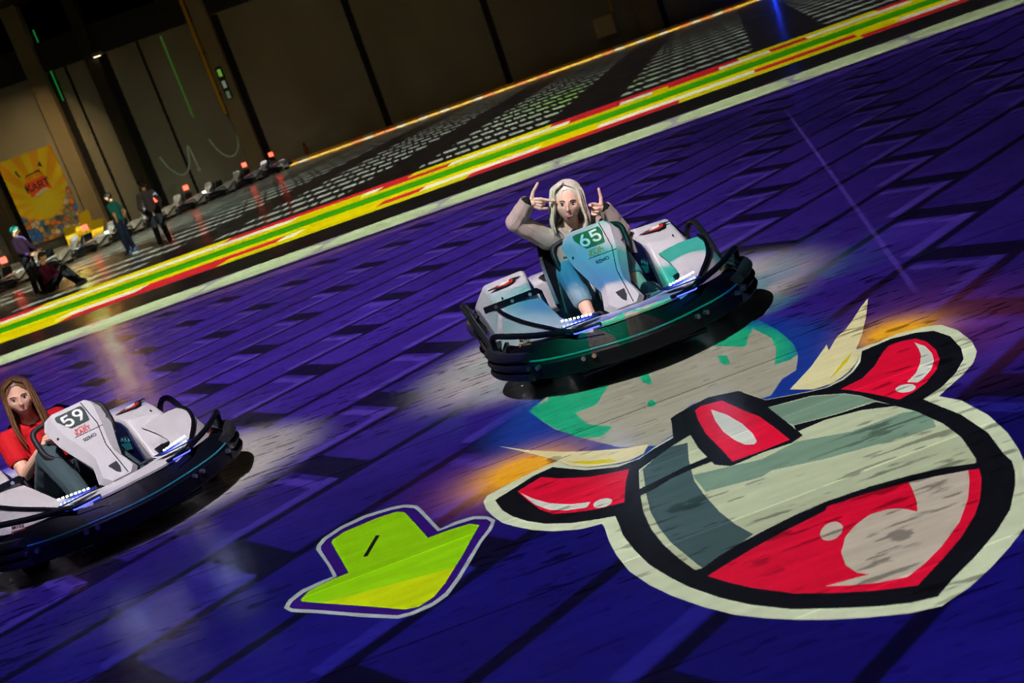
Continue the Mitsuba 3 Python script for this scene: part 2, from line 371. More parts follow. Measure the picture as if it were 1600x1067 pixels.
# ---------------------------------------------------------------- what is shown on the floor
GRAPHICS = {
    'border': [[-0.354,4.797],[-0.335,4.846],[-0.179,4.919],[-0.046,4.956],[0.016,4.964],[0.061,4.847],[0.132,4.751],[0.252,4.676],[0.33,4.655],[0.385,4.683],[0.436,4.728],[0.534,4.776],[0.568,4.999],[0.605,5.028],[0.774,5.102],[0.909,5.046],[0.919,5.023],[0.973,4.816],[1.159,4.731],[1.219,4.714],[1.306,4.747],[1.366,4.794],[1.427,4.875],[1.479,4.974],[1.488,5.04],[1.512,5.034],[1.697,5.056],[1.821,5.017],[1.872,4.975],[1.885,4.839],[1.862,4.655],[1.818,4.518],[1.753,4.419],[1.664,4.332],[1.568,4.26],[1.507,4.211],[1.546,4.104],[1.552,3.901],[1.527,3.708],[1.491,3.566],[1.44,3.414],[1.442,3.369],[1.344,3.19],[1.244,3.074],[1.163,3.004],[1.072,2.936],[0.977,2.877],[0.872,2.834],[0.792,2.852],[0.688,2.902],[0.585,2.963],[0.514,3.014],[0.438,3.08],[0.362,3.158],[0.289,3.266],[0.216,3.4],[0.162,3.525],[0.118,3.673],[0.098,3.824],[0.092,3.959],[0.096,4.093],[0.093,4.135],[0.011,4.152],[-0.092,4.22],[-0.173,4.304],[-0.241,4.402],[-0.289,4.485],[-0.322,4.585],[-0.348,4.693]],
    'black': [[-0.302,4.76],[-0.284,4.776],[-0.205,4.825],[-0.113,4.889],[-0.016,4.914],[0.113,4.741],[0.247,4.646],[0.346,4.651],[0.423,4.705],[0.525,4.754],[0.57,4.997],[0.604,5.023],[0.773,5.098],[0.908,5.041],[0.917,5.019],[0.971,4.811],[1.156,4.723],[1.223,4.703],[1.308,4.729],[1.374,4.783],[1.436,4.863],[1.496,4.993],[1.647,5.019],[1.755,4.986],[1.816,4.929],[1.83,4.794],[1.795,4.618],[1.746,4.492],[1.654,4.375],[1.549,4.284],[1.451,4.234],[1.46,4.157],[1.485,3.98],[1.48,3.761],[1.438,3.564],[1.431,3.498],[1.403,3.425],[1.359,3.34],[1.268,3.202],[1.168,3.102],[1.061,3.016],[0.96,2.946],[0.887,2.886],[0.813,2.9],[0.729,2.941],[0.647,2.992],[0.521,3.078],[0.495,3.104],[0.42,3.184],[0.347,3.289],[0.276,3.424],[0.235,3.529],[0.191,3.667],[0.164,3.825],[0.149,3.969],[0.152,4.09],[0.152,4.163],[0.091,4.187],[-0.014,4.239],[-0.117,4.322],[-0.185,4.412],[-0.24,4.511],[-0.279,4.619]],
    'ear_left': [[-0.197,4.772],[-0.08,4.844],[-0.002,4.748],[0.116,4.649],[0.207,4.608],[0.288,4.581],[0.248,4.452],[0.207,4.261],[0.106,4.285],[0.021,4.324],[-0.078,4.394],[-0.123,4.486],[-0.164,4.63]],
    'ear_left_light': [[-0.185,4.742],[-0.14,4.629],[-0.079,4.518],[0.004,4.426],[0.083,4.381],[0.061,4.337],[-0.018,4.378],[-0.088,4.447],[-0.139,4.557]],
    'ear_left_dot': [[0.166,4.318],[0.163,4.305],[0.157,4.294],[0.147,4.286],[0.136,4.282],[0.124,4.282],[0.113,4.287],[0.102,4.295],[0.094,4.306],[0.089,4.32],[0.088,4.334],[0.091,4.347],[0.097,4.359],[0.106,4.367],[0.117,4.371],[0.13,4.371],[0.141,4.366],[0.152,4.358],[0.16,4.346],[0.165,4.332]],
    'ear_right': [[1.255,4.633],[1.367,4.668],[1.462,4.76],[1.545,4.879],[1.608,4.948],[1.667,4.944],[1.722,4.912],[1.736,4.828],[1.718,4.698],[1.682,4.582],[1.621,4.48],[1.535,4.387],[1.448,4.331],[1.383,4.312],[1.333,4.462],[1.284,4.581]],
    'ear_right_light': [[1.697,4.876],[1.707,4.783],[1.689,4.671],[1.658,4.585],[1.606,4.499],[1.542,4.436],[1.509,4.415],[1.48,4.459],[1.547,4.519],[1.611,4.618],[1.649,4.696],[1.675,4.777]],
    'ear_right_dot': [[1.484,4.379],[1.478,4.367],[1.468,4.358],[1.457,4.353],[1.445,4.353],[1.434,4.358],[1.424,4.366],[1.417,4.378],[1.413,4.393],[1.412,4.408],[1.415,4.422],[1.422,4.435],[1.432,4.444],[1.443,4.449],[1.455,4.449],[1.467,4.444],[1.476,4.435],[1.484,4.423],[1.488,4.408],[1.488,4.393]],
    'face': [[0.321,4.533],[0.281,4.309],[0.257,4.109],[0.253,3.939],[0.267,3.78],[0.293,3.636],[0.321,3.52],[0.346,3.515],[0.419,3.558],[0.514,3.597],[0.608,3.627],[0.732,3.659],[0.821,3.667],[0.717,3.661],[0.845,3.674],[0.998,3.671],[1.142,3.648],[1.25,3.617],[1.341,3.57],[1.356,3.602],[1.379,3.706],[1.398,3.799],[1.404,3.958],[1.382,4.147],[1.336,4.301],[1.312,4.392],[1.288,4.49],[1.249,4.575],[1.139,4.676],[0.939,4.721],[0.707,4.714],[0.586,4.713],[0.496,4.663],[0.399,4.591]],
    'face_dark': [[0.302,4.487],[0.399,4.591],[0.496,4.663],[0.564,4.64],[0.526,4.463],[0.493,4.232],[0.494,4.07],[0.506,3.881],[0.527,3.741],[0.559,3.625],[0.514,3.597],[0.419,3.558],[0.346,3.515],[0.324,3.624],[0.295,3.771],[0.282,3.929],[0.281,4.087],[0.299,4.256],[0.336,4.518]],
    'band_upper': [[0.939,4.721],[1.006,4.697],[1.136,4.666],[1.247,4.57],[1.286,4.484],[1.31,4.388],[1.148,4.391],[0.975,4.431],[0.952,4.529],[0.944,4.632]],
    'band_lower': [[0.499,4.29],[0.767,4.208],[0.931,4.256],[1.125,4.17],[1.343,4.177],[1.382,4.147],[1.396,4.026],[1.374,3.951],[1.216,3.967],[0.963,4.011],[0.769,4.075],[0.719,4.05],[0.506,4.093]],
    'brow_left': [[0.272,4.333],[0.349,4.353],[0.49,4.397],[0.604,4.416],[0.604,4.355],[0.51,4.349],[0.421,4.329],[0.334,4.283],[0.274,4.268]],
    'brow_right': [[0.974,4.427],[1.06,4.404],[1.146,4.385],[1.311,4.371],[1.349,4.261],[1.236,4.338],[1.094,4.37],[0.964,4.351]],
    'eye_black': [[0.533,4.771],[0.568,4.999],[0.605,5.028],[0.774,5.102],[0.909,5.046],[0.919,5.023],[0.952,4.748],[0.965,4.449],[0.97,4.296],[0.91,4.26],[0.792,4.268],[0.719,4.254],[0.65,4.245],[0.601,4.313],[0.588,4.54],[0.596,4.72]],
    'eye_red': [[0.684,4.993],[0.722,5.022],[0.817,4.997],[0.86,4.783],[0.893,4.651],[0.907,4.465],[0.915,4.297],[0.797,4.285],[0.697,4.282],[0.668,4.282],[0.664,4.435],[0.654,4.669],[0.665,4.844]],
    'eye_white': [[0.746,4.934],[0.784,4.816],[0.811,4.643],[0.815,4.494],[0.806,4.396],[0.788,4.377],[0.757,4.402],[0.735,4.491],[0.722,4.618],[0.726,4.773]],
    'mouth': [[0.348,3.451],[0.397,3.474],[0.521,3.525],[0.645,3.567],[0.768,3.598],[0.816,3.612],[0.831,3.636],[0.981,3.628],[1.112,3.606],[1.201,3.577],[1.298,3.54],[1.329,3.525],[1.304,3.458],[1.276,3.405],[1.231,3.324],[1.175,3.245],[1.084,3.148],[0.994,3.072],[0.866,2.974],[0.762,3.021],[0.656,3.085],[0.55,3.163],[0.524,3.195],[0.449,3.283],[0.394,3.367]],
    'tongue': [[1.114,3.604],[1.201,3.577],[1.298,3.54],[1.265,3.464],[1.209,3.36],[1.121,3.237],[1.012,3.132],[0.932,3.074],[0.862,3.035],[0.778,3.06],[0.704,3.1],[0.645,3.141],[0.717,3.132],[0.776,3.121],[0.751,3.153],[0.739,3.219],[0.758,3.306],[0.804,3.39],[0.859,3.442],[0.92,3.477],[0.983,3.472],[1.022,3.441],[1.05,3.388],[1.077,3.454],[1.101,3.542]],
    'mouth_dot': [[0.824,3.473],[0.82,3.455],[0.812,3.437],[0.801,3.421],[0.788,3.409],[0.775,3.401],[0.762,3.399],[0.751,3.403],[0.743,3.412],[0.738,3.425],[0.738,3.442],[0.742,3.46],[0.75,3.478],[0.76,3.495],[0.774,3.507],[0.787,3.515],[0.801,3.517],[0.812,3.513],[0.82,3.504],[0.824,3.49]],
    'horn_left': [[-0.236,5.457],[-0.104,5.254],[0.054,5.058],[0.208,4.916],[0.322,4.83],[0.417,4.779],[0.375,4.693],[0.309,4.672],[0.239,4.694],[0.133,4.759],[0.062,4.851],[0.017,4.968],[-0.004,5.015],[-0.107,5.216]],
    'horn_left_yellow': [[0.054,4.924],[0.144,4.831],[0.235,4.767],[0.258,4.713],[0.197,4.742],[0.123,4.804]],
    'horn_right': [[1.821,5.726],[1.693,5.437],[1.578,5.201],[1.489,5.047],[1.479,4.974],[1.425,4.878],[1.347,4.788],[1.259,4.732],[1.17,4.74],[1.094,4.837],[1.265,5.032],[1.418,5.248],[1.393,5.154],[1.488,5.3],[1.561,5.37],[1.641,5.479],[1.743,5.628]],
    'horn_right_yellow': [[1.457,5.024],[1.408,4.936],[1.327,4.847],[1.258,4.786],[1.33,4.876],[1.401,4.963]],
    'arrow_edge': [[-1.242,4.405],[-1.231,4.471],[-1.18,4.528],[-1.105,4.547],[-1.041,4.554],[-1.07,4.673],[-1.15,4.928],[-1.151,4.978],[-1.129,5.044],[-1.049,5.115],[-0.929,5.153],[-0.799,5.136],[-0.727,5.106],[-0.666,5.037],[-0.642,4.963],[-0.56,4.658],[-0.491,4.679],[-0.406,4.669],[-0.344,4.608],[-0.315,4.537],[-0.337,4.454],[-0.383,4.371],[-0.44,4.217],[-0.492,4.085],[-0.542,3.984],[-0.599,3.942],[-0.684,3.928],[-0.74,3.941],[-0.888,4.064],[-1.077,4.235],[-1.204,4.341]],
    'arrow_purple': [[-1.217,4.393],[-1.209,4.44],[-1.163,4.49],[-1.089,4.513],[-1.021,4.538],[-1.049,4.648],[-1.125,4.907],[-1.128,4.95],[-1.108,5.009],[-1.039,5.074],[-0.92,5.111],[-0.798,5.098],[-0.73,5.07],[-0.68,5.013],[-0.663,4.968],[-0.571,4.639],[-0.485,4.641],[-0.407,4.632],[-0.352,4.582],[-0.335,4.532],[-0.352,4.475],[-0.398,4.384],[-0.454,4.242],[-0.503,4.113],[-0.552,4.017],[-0.604,3.973],[-0.687,3.958],[-0.741,3.97],[-0.889,4.096],[-1.08,4.267],[-1.194,4.363]],
    'arrow_green': [[-1.173,4.426],[-1.144,4.486],[-1.101,4.506],[-1.039,4.524],[-0.969,4.533],[-1.079,4.951],[-1.074,4.98],[-1.022,5.029],[-0.868,5.057],[-0.797,5.054],[-0.762,5.046],[-0.726,5.004],[-0.711,4.955],[-0.615,4.606],[-0.525,4.611],[-0.428,4.599],[-0.386,4.548],[-0.415,4.468],[-0.472,4.3],[-0.538,4.134],[-0.598,4.015],[-0.656,3.979],[-0.713,3.997],[-0.893,4.163],[-1.086,4.334],[-1.161,4.404]],
    'arrow_yellow': [[-1.076,4.327],[-0.992,4.304],[-0.777,4.266],[-0.506,4.215],[-0.55,4.098],[-0.598,4.015],[-0.656,3.979],[-0.713,3.997],[-0.893,4.163]],
    'arrow_mark': [[-0.86,4.845],[-0.841,4.829],[-0.89,4.639],[-0.91,4.651]],
    'g1': [[-0.038,5.84],[-0.006,5.905],[0.076,5.911],[0.111,6.125],[0.321,6.044],[0.462,6.014],[0.408,5.817],[0.345,5.682],[0.298,5.57],[0.179,5.549],[0.212,5.323],[0.314,5.162],[0.247,5.082],[0.146,5.18],[0.051,5.447],[-0.002,5.664]],
    'g2': [[0.462,6.014],[0.618,5.96],[0.7,6.009],[0.618,5.764],[0.598,5.571],[0.565,5.649],[0.569,5.869],[0.515,5.962]],
    'g3': [[0.7,6.009],[0.8,5.949],[0.914,5.995],[1.054,6.051],[1.148,6.09],[1.304,6.051],[1.323,5.72],[1.311,5.445],[1.277,5.262],[1.217,5.219],[1.146,5.227],[1.227,5.45],[1.26,5.645],[1.238,5.899],[1.172,5.779],[1.122,5.644],[1.0,5.847],[0.876,5.839],[0.759,5.946]],
    'g4': [[0.552,5.276],[0.548,5.262],[0.543,5.251],[0.537,5.244],[0.531,5.242],[0.526,5.246],[0.521,5.254],[0.518,5.267],[0.517,5.282],[0.517,5.299],[0.52,5.316],[0.524,5.331],[0.529,5.342],[0.535,5.349],[0.541,5.351],[0.547,5.347],[0.551,5.339],[0.554,5.326],[0.555,5.31],[0.555,5.293]],
    'g5': [[0.971,5.663],[1.006,5.612],[0.993,5.496],[0.964,5.461],[0.955,5.53]],
    'beige': [[-0.002,5.664],[-0.038,5.84],[0.087,6.005],[0.321,6.044],[0.601,5.983],[0.914,5.995],[1.29,6.003],[1.307,5.491],[1.268,5.237],[1.197,5.053],[1.11,5.003],[1.009,4.85],[0.959,4.853],[0.903,5.045],[0.693,5.089],[0.574,4.994],[0.544,4.806],[0.441,4.737],[0.297,4.866],[0.167,5.142],[0.049,5.434]],
}

FP = {k: poly(v) for k, v in GRAPHICS.items()}


def projected_tint(p_rgb, band=0.0):  # projected light as surface colour, with the floor wear over it
    c = lin(p_rgb) / 0.94

    def fn(p, n, uv):
        grain = fbm(p.x * 5.0, p.y * 28.0, 3.0, 3)
        s1 = fbm(p.x * 7.5 + 1.2 * p.y, p.y * 34.0, 7.0, 3)
        scuff = smoothstep(0.63, 0.74, s1) * smoothstep(0.42, 0.66, fbm(p.x * 1.1, p.y * 1.3, 11.0, 2))
        k = (0.88 + 0.24 * grain) * (1 - 0.55 * scuff)
        scr = noise(p.x * 60.0 + p.y * 20.0, p.y * 4.0, 9.0)
        k += 0.25 * smoothstep(0.955, 0.985, scr) * smoothstep(0.5, 0.7, noise(p.x * 2.0, p.y * 2.0, 13.0))
        row = (p.y - 0.05 * p.x) / 0.75
        j = dr.abs(row - dr.floor(row + 0.5)) * 0.75
        k *= mix(0.86, 1.08, cell_rand(dr.floor(row), 4, 2)).x * (1 + 0.35 * (1 - smoothstep(0.002, 0.007, j)))
        return mi.Color3f(float(c[0]), float(c[1]), float(c[2])) * k
    return fn


def projected_paint(key, color, rough=0.34, spec=0.4):  # material for sheets whose colour stands in for projected light
    if key.startswith('fp_far'):
        scene[key] = {'type': 'twosided', 'inner': {'type': 'diffuse', 'reflectance': mikit.proc(projected_tint(color))}}
        return key
    scene[key] = {'type': 'twosided', 'inner': {'type': 'principled', 'base_color': mikit.proc(projected_tint(color)), 'roughness': 0.34, 'specular': 0.4}}
    return key


for key, c in dict(fp_cream=(196, 204, 172), fp_black=(14, 15, 22), fp_red=(214, 14, 52), fp_face=(176, 184, 152), fp_dark=(62, 84, 86), fp_band=(112, 140, 120),
                   fp_white=(196, 198, 186), fp_tongue=(186, 174, 158), fp_horn=(216, 206, 156), fp_yellow=(206, 190, 30), fp_purple=(44, 14, 104), fp_green=(132, 190, 10), fp_lime=(178, 196, 8),
                   fp_edge=(150, 160, 160), fp_far_yellow=(232, 214, 6), fp_far_red=(214, 42, 50), fp_far_green=(60, 164, 16), fp_far_white=(244, 236, 196), fp_far_cream=(196, 212, 160)).items():
    projected_paint(key, c)


def sheets(root, order, label, cat, main):
    """projected picture put into the colour of flat sheets: later pieces lie over earlier ones and are cut out of them"""
    shapes = [(n, FP[s], b) for n, s, b in order]
    for i, (n, p, b) in enumerate(shapes):
        above = shapely.union_all([q for _, q, _ in shapes[i + 1:]]) if i + 1 < len(shapes) else shapely.Polygon()
        q = p.difference(above)
        if q.area < 1e-5:
            continue
        mesh = extrude(q, 0.0012, np.array([[1, 0, 0, 0], [0, 1, 0, 0], [0, 0, 1, 0.0003], [0, 0, 0, 1.0]]))
        add(root if n == main else root + '__' + n, mesh, b)
    tag(root, label, cat)


sheets('projected_emblem', [('horn', 'horn_left', 'fp_horn'), ('horn', 'horn_right', 'fp_horn'), ('horn_stripe', 'horn_left_yellow', 'fp_yellow'), ('horn_stripe', 'horn_right_yellow', 'fp_yellow'),
                        ('border', 'border', 'fp_cream'), ('main', 'black', 'fp_black'), ('ear', 'ear_left', 'fp_red'), ('ear_highlight', 'ear_left_light', 'fp_white'), ('ear_dot', 'ear_left_dot', 'fp_white'),
                        ('ear', 'ear_right', 'fp_red'), ('ear_highlight', 'ear_right_light', 'fp_white'), ('ear_dot', 'ear_right_dot', 'fp_white'), ('face', 'face', 'fp_face'), ('face_shadow', 'face_dark', 'fp_dark'),
                        ('face_band', 'band_upper', 'fp_band'), ('face_band', 'band_lower', 'fp_band'), ('brow', 'brow_left', 'fp_black'), ('brow', 'brow_right', 'fp_black'), ('eye_ring', 'eye_black', 'fp_black'),
                        ('eye', 'eye_red', 'fp_red'), ('eye_glint', 'eye_white', 'fp_white'), ('mouth', 'mouth', 'fp_red'), ('tongue', 'tongue', 'fp_tongue'), ('mouth_dot', 'mouth_dot', 'fp_tongue')],
       'large round grey, black and red horned emblem projected on the floor in the foreground', 'floor graphic', 'main')
sheets('projected_arrow', [('main', 'arrow_edge', 'fp_edge'), ('purple_edge', 'arrow_purple', 'fp_purple'), ('green_arrow', 'arrow_green', 'fp_green'), ('lime_band', 'arrow_yellow', 'fp_lime'), ('slash', 'arrow_mark', 'fp_black')],
       'green and lime arrow with purple edge projected on the floor left of the emblem', 'floor graphic', 'main')

# projected stripes across the hall, their light put into the colour of flat sheets
flat = lambda x0, x1, y0, y1, z=0.0012: box(x0, x1, y0, y1, 0.0003, 0.0003 + z)
SX0, SX1 = -24.0, 20.0
k = add('projected_stripe', flat(SX0, SX1, 21.5, 22.75), 'fp_far_green', label='long projected green, yellow and red stripe crossing the floor behind the karts', cat='floor stripe')
rng = np.random.default_rng(11)


def seg_polys(x, w, y0, y1, slant):
    return extrude(poly([(x, y0), (x + w, y0), (x + w + slant, y1), (x + slant, y1)]), 0.0012, np.array([[1, 0, 0, 0], [0, 1, 0, 0], [0, 0, 1, 0.0003], [0, 0, 0, 1.0]]))


for ya, yb in ((19.65, 21.5), (22.75, 24.9)):
    # three lanes in each band: outer and inner colour runs, and broken white dashes between
    h = (yb - ya) / 3
    for lane in range(3):
        y0, y1 = ya + lane * h, ya + (lane + 1) * h
        x = SX0 + rng.random() * 2
        col = int(rng.integers(2))
        while x < SX1:
            if lane == 1:
                w = float(rng.choice([0.35, 0.8, 1.1, 1.5]))
                bs = ('fp_far_white', 'fp_far_red', 'fp_far_white', 'fp_far_yellow')[int(rng.integers(4))]
            else:
                w = float(rng.uniform(2.6, 4.6))
                col = 1 - col
                bs = ('fp_far_yellow', 'fp_far_red' if (lane == 0) == (ya < 20) else 'fp_far_yellow')[col]
            w = min(w, SX1 - x)
            if w > 0.05:
                add(k + {'fp_far_yellow': '__yellow_run', 'fp_far_red': '__red_run', 'fp_far_white': '__white_dash'}[bs], seg_polys(x, w, y0, y1, 0.15), bs)
            x += w
k = 'projected_border'  # projected border, its light put into the sheet colour
tag(k, 'projected pale cream border of rounded slab shapes along the edge of the purple floor', 'floor stripe')
x = -11.4
while x < 14:
    w = 1.84
    p = [(x + 0.03, 16.75)] + [(x + w * t, 16.48 + 0.42 * abs(2 * t - 1) ** 3) for t in np.linspace(0.08, 0.92, 9)] + [(x + w - 0.03, 16.95), (x + w + 0.02, 17.35)] + [(x + 0.05 + w * t, 17.72 - 0.35 * abs(2 * t - 1) ** 3) for t in np.linspace(0.95, 0.1, 9)] + [(x + 0.05, 17.1)]
    add(k + '__slab', extrude(poly(p), 0.0012, np.array([[1, 0, 0, 0], [0, 1, 0, 0], [0, 0, 1, 0.0003], [0, 0, 0, 1.0]])), 'fp_far_cream')
    x += w

# the projectors under the roof: a lamp in a hood over a slide of coloured glass that throws the picture on the floor
ALB = 0.40
U = (math.cos(math.radians(37)), math.sin(math.radians(37)))
N_ = (-U[1], U[0])


def slabs(x, y):
    """purple stone paving: linear colour of the lit floor"""
    px, py = x - 2.57, y - 5.62
    n, u = px * N_[0] + py * N_[1], px * U[0] + py * U[1]
    pitch, period = 0.59, 2.06
    row = dr.floor(n / pitch)
    fn = n - row * pitch
    s = u - 0.845 * row
    cell = dr.floor(s / period) + 1
    fs = s - (cell - 1) * period          # tip of a slab at 0 (== period), slab runs back from period to 0.3
    t = period - fs                       # distance back from the tip
    L = period - 0.20
    inside = smoothstep(0.0, 0.02, fn - 0.02) * smoothstep(0.0, 0.02, pitch - 0.03 - fn) * smoothstep(0.0, 0.02, L - t)
    r1, r2 = cell_rand(row, cell, 3), cell_rand(row, cell, 5)
    v = 0.85 + 0.3 * r1
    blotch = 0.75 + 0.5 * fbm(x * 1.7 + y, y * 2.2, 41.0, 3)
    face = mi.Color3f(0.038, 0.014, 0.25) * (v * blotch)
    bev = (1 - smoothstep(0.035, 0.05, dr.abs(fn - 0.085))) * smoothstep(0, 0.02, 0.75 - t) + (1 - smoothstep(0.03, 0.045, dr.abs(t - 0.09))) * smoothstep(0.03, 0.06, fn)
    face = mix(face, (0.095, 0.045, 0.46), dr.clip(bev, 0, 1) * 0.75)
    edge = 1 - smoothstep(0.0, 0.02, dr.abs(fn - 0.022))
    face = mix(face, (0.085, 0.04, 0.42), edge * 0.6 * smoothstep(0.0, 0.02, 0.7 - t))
    return mix((0.006, 0.003, 0.036), face, inside)


def gauss(x, y, cx, cy, sx, sy):
    return dr.exp(-dr.square((x - cx) / sx) - dr.square((y - cy) / sy))


def near_picture(x, y):
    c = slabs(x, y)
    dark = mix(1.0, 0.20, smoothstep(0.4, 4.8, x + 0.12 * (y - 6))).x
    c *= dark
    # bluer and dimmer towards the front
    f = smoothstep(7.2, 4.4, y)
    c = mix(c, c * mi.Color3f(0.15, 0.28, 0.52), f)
    # double bright line before the cream border
    yl = y - 15.95 + 0.1 * dr.sin(x * 1.7)
    c = mix(c, (0.12, 0.055, 0.58), (1 - smoothstep(0.16, 0.24, dr.abs(yl))) * smoothstep(0.03, 0.06, dr.abs(yl + 0.02)) * dark)
    # thin seam line running away
    sx = x - (2.02 + (y - 5.6) * 0.246)
    c += mi.Color3f(0.03, 0.015, 0.10) * (1 - smoothstep(0.008, 0.022, dr.abs(sx))) * smoothstep(5.4, 5.8, y) * smoothstep(15, 12, y)
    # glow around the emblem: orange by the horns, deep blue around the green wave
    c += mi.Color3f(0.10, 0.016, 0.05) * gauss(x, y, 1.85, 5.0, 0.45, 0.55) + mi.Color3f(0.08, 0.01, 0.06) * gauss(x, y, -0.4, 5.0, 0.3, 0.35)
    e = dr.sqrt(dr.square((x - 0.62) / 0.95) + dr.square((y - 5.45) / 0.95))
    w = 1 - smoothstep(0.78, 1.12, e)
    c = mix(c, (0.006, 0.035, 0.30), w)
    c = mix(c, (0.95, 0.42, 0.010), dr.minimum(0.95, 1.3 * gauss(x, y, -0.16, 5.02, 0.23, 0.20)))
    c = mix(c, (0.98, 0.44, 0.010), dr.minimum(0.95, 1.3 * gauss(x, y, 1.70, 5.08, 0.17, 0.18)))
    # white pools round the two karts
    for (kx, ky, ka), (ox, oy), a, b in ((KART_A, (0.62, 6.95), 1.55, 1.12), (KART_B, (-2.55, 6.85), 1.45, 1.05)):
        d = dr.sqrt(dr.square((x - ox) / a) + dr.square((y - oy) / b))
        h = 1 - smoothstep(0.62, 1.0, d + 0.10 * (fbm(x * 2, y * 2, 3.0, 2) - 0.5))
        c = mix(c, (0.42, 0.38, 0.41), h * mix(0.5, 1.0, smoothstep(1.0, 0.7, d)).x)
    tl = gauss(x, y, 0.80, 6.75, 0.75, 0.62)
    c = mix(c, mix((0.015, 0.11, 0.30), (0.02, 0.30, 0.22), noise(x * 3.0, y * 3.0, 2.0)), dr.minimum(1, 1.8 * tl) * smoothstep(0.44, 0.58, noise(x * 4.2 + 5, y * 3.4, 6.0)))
    return c


def far_picture(x, y):
    # asphalt with dashes in slanted blocks; the striped bands are lit clear
    c = mi.Color3f(0.0050, 0.0045, 0.0060)
    X = x - 0.272 * (y - 26.2) + 0.65
    blk = X / 4.8 - dr.floor(X / 4.8)
    on = smoothstep(0.0, 0.02, blk) * smoothstep(0.0, 0.02, 0.66 - blk)
    r = (y - 25.65) / 1.75
    row = dr.floor(r)
    fr = (r - row) * 1.75
    s = x + 0.24 * row - 2.12
    s = s - dr.floor(s / 0.64) * 0.64

    def dash(a, b):
        q = dr.maximum(dr.abs(s - (a + b) / 2) - (b - a) / 2 + 0.03, 0)
        z = dr.maximum(dr.abs(fr - 0.45) - 0.15, 0)
        return 1 - smoothstep(0.85, 1.1, dr.sqrt(dr.square(q / 0.03) + dr.square(z / 0.18)))

    d = dr.maximum(dash(0.0, 0.35), dash(0.42, 0.56)) * on * smoothstep(25.5, 25.8, y)
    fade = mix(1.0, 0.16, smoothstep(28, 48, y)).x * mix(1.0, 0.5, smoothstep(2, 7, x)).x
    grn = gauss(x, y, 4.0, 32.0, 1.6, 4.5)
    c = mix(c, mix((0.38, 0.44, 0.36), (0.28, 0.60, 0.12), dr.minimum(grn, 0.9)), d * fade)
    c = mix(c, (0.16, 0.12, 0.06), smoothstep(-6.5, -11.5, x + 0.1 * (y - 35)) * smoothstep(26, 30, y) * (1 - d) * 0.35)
    # the purple floor beyond the split and the bands that light the stripes
    band = lambda a, b: smoothstep(a - 0.01, a + 0.01, y) * (1 - smoothstep(b - 0.01, b + 0.01, y))
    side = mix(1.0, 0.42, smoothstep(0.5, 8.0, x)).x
    c = mix(c, mi.Color3f(0.012, 0.006, 0.07) * side, 1 - smoothstep(16.5, 16.52, y))
    for a, b in ((19.65, 24.9), (16.47, 17.73), (55.5, 56.3)):
        c = mix(c, mi.Color3f(ALB) * side, band(a, b))
    return c


def slide(lamp, ref, picture, scale):
    L = [float(v) for v in lamp]

    def fn(p, n, uv):
        x, y = L[0] + (p.x - L[0]) / scale, L[1] + (p.y - L[1]) / scale
        d2 = dr.square(x - L[0]) + dr.square(y - L[1]) + L[2] ** 2
        level = d2 * dr.sqrt(d2) / ref ** 3       # evens out the lamp's fall-off over the floor
        return dr.clip(picture(x, y) * (level / ALB), 0, 1)
    return {'type': 'thindielectric', 'int_ior': 1.0005, 'ext_ior': 1.0, 'specular_reflectance': 0.0, 'specular_transmittance': mikit.proc(fn)}


KS = 0.06


def lens_pane(p, lamp, scale):
    """a floor polygon as a flat pane of glass below the lamp"""
    gs = [g for g in (p.geoms if hasattr(p, 'geoms') else [p]) if g.geom_type == 'Polygon' and g.area > 1e-5]
    out = []
    for g in gs:
        v, f = trimesh.creation.triangulate_polygon(g, engine='earcut')
        v3 = np.hstack([v, np.zeros((len(v), 1))])
        out.append(trimesh.Trimesh(lamp + scale * (v3 - lamp), f, process=False))
    return cat_(*out)


def hood(lamp, scale, x0, x1, y0, y1):
    z = lamp[2] * (1 - scale)
    bx0, bx1, by0, by1 = [lamp[i] + scale * (v - lamp[i]) for i, v in ((0, x0), (0, x1), (1, y0), (1, y1))]
    t = 0.02
    top = lamp[2] + 0.12
    walls = [box(bx0 - t, bx0, by0 - t, by1 + t, z, top), box(bx1, bx1 + t, by0 - t, by1 + t, z, top), box(bx0 - t, bx1 + t, by0 - t, by0, z, top), box(bx0 - t, bx1 + t, by1, by1 + t, z, top), box(bx0 - t, bx1 + t, by0 - t, by1 + t, top, top + 0.03)]
    return cat_(*walls), (top + 0.03)


mat('hood_black', (12, 12, 13), 0.9, 0.1)
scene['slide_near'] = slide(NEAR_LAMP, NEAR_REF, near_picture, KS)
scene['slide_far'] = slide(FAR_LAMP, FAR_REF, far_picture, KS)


def one(v):
    return lambda x, y: mi.Color3f(v)


scene['slide_clear'] = slide(NEAR_LAMP, NEAR_REF, one(ALB), KS)
scene['slide_green'] = slide(NEAR_LAMP, NEAR_REF, lambda x, y: mix((0.006, 0.10, 0.28), (0.012, 0.40, 0.20), smoothstep(1.02, 0.80, dr.sqrt(dr.square((x - 0.62) / 0.78) + dr.square((y - 5.6) / 0.75)))), KS)
scene['slide_beige'] = slide(NEAR_LAMP, NEAR_REF, lambda x, y: mi.Color3f(0.36, 0.345, 0.27), KS)
near_area = shapely.box(-11.0, 0.8, 11.0, SPLIT_Y)
emblem = shapely.union_all([FP['border'], FP['horn_left'], FP['horn_right'], FP['arrow_edge']])
greens = shapely.union_all([FP[g] for g in ('g1', 'g2', 'g3', 'g4', 'g5')]).difference(emblem)
beige = FP['beige'].difference(emblem).difference(greens)
rest = near_area.difference(shapely.union_all([emblem, greens, beige]))
h, top = hood(NEAR_LAMP, KS, -11.0, 11.0, 0.8, SPLIT_Y)
pj = add('ceiling_projector', h, 'hood_black', label='black picture projector hanging from the roof in front of the karts', cat='projector')
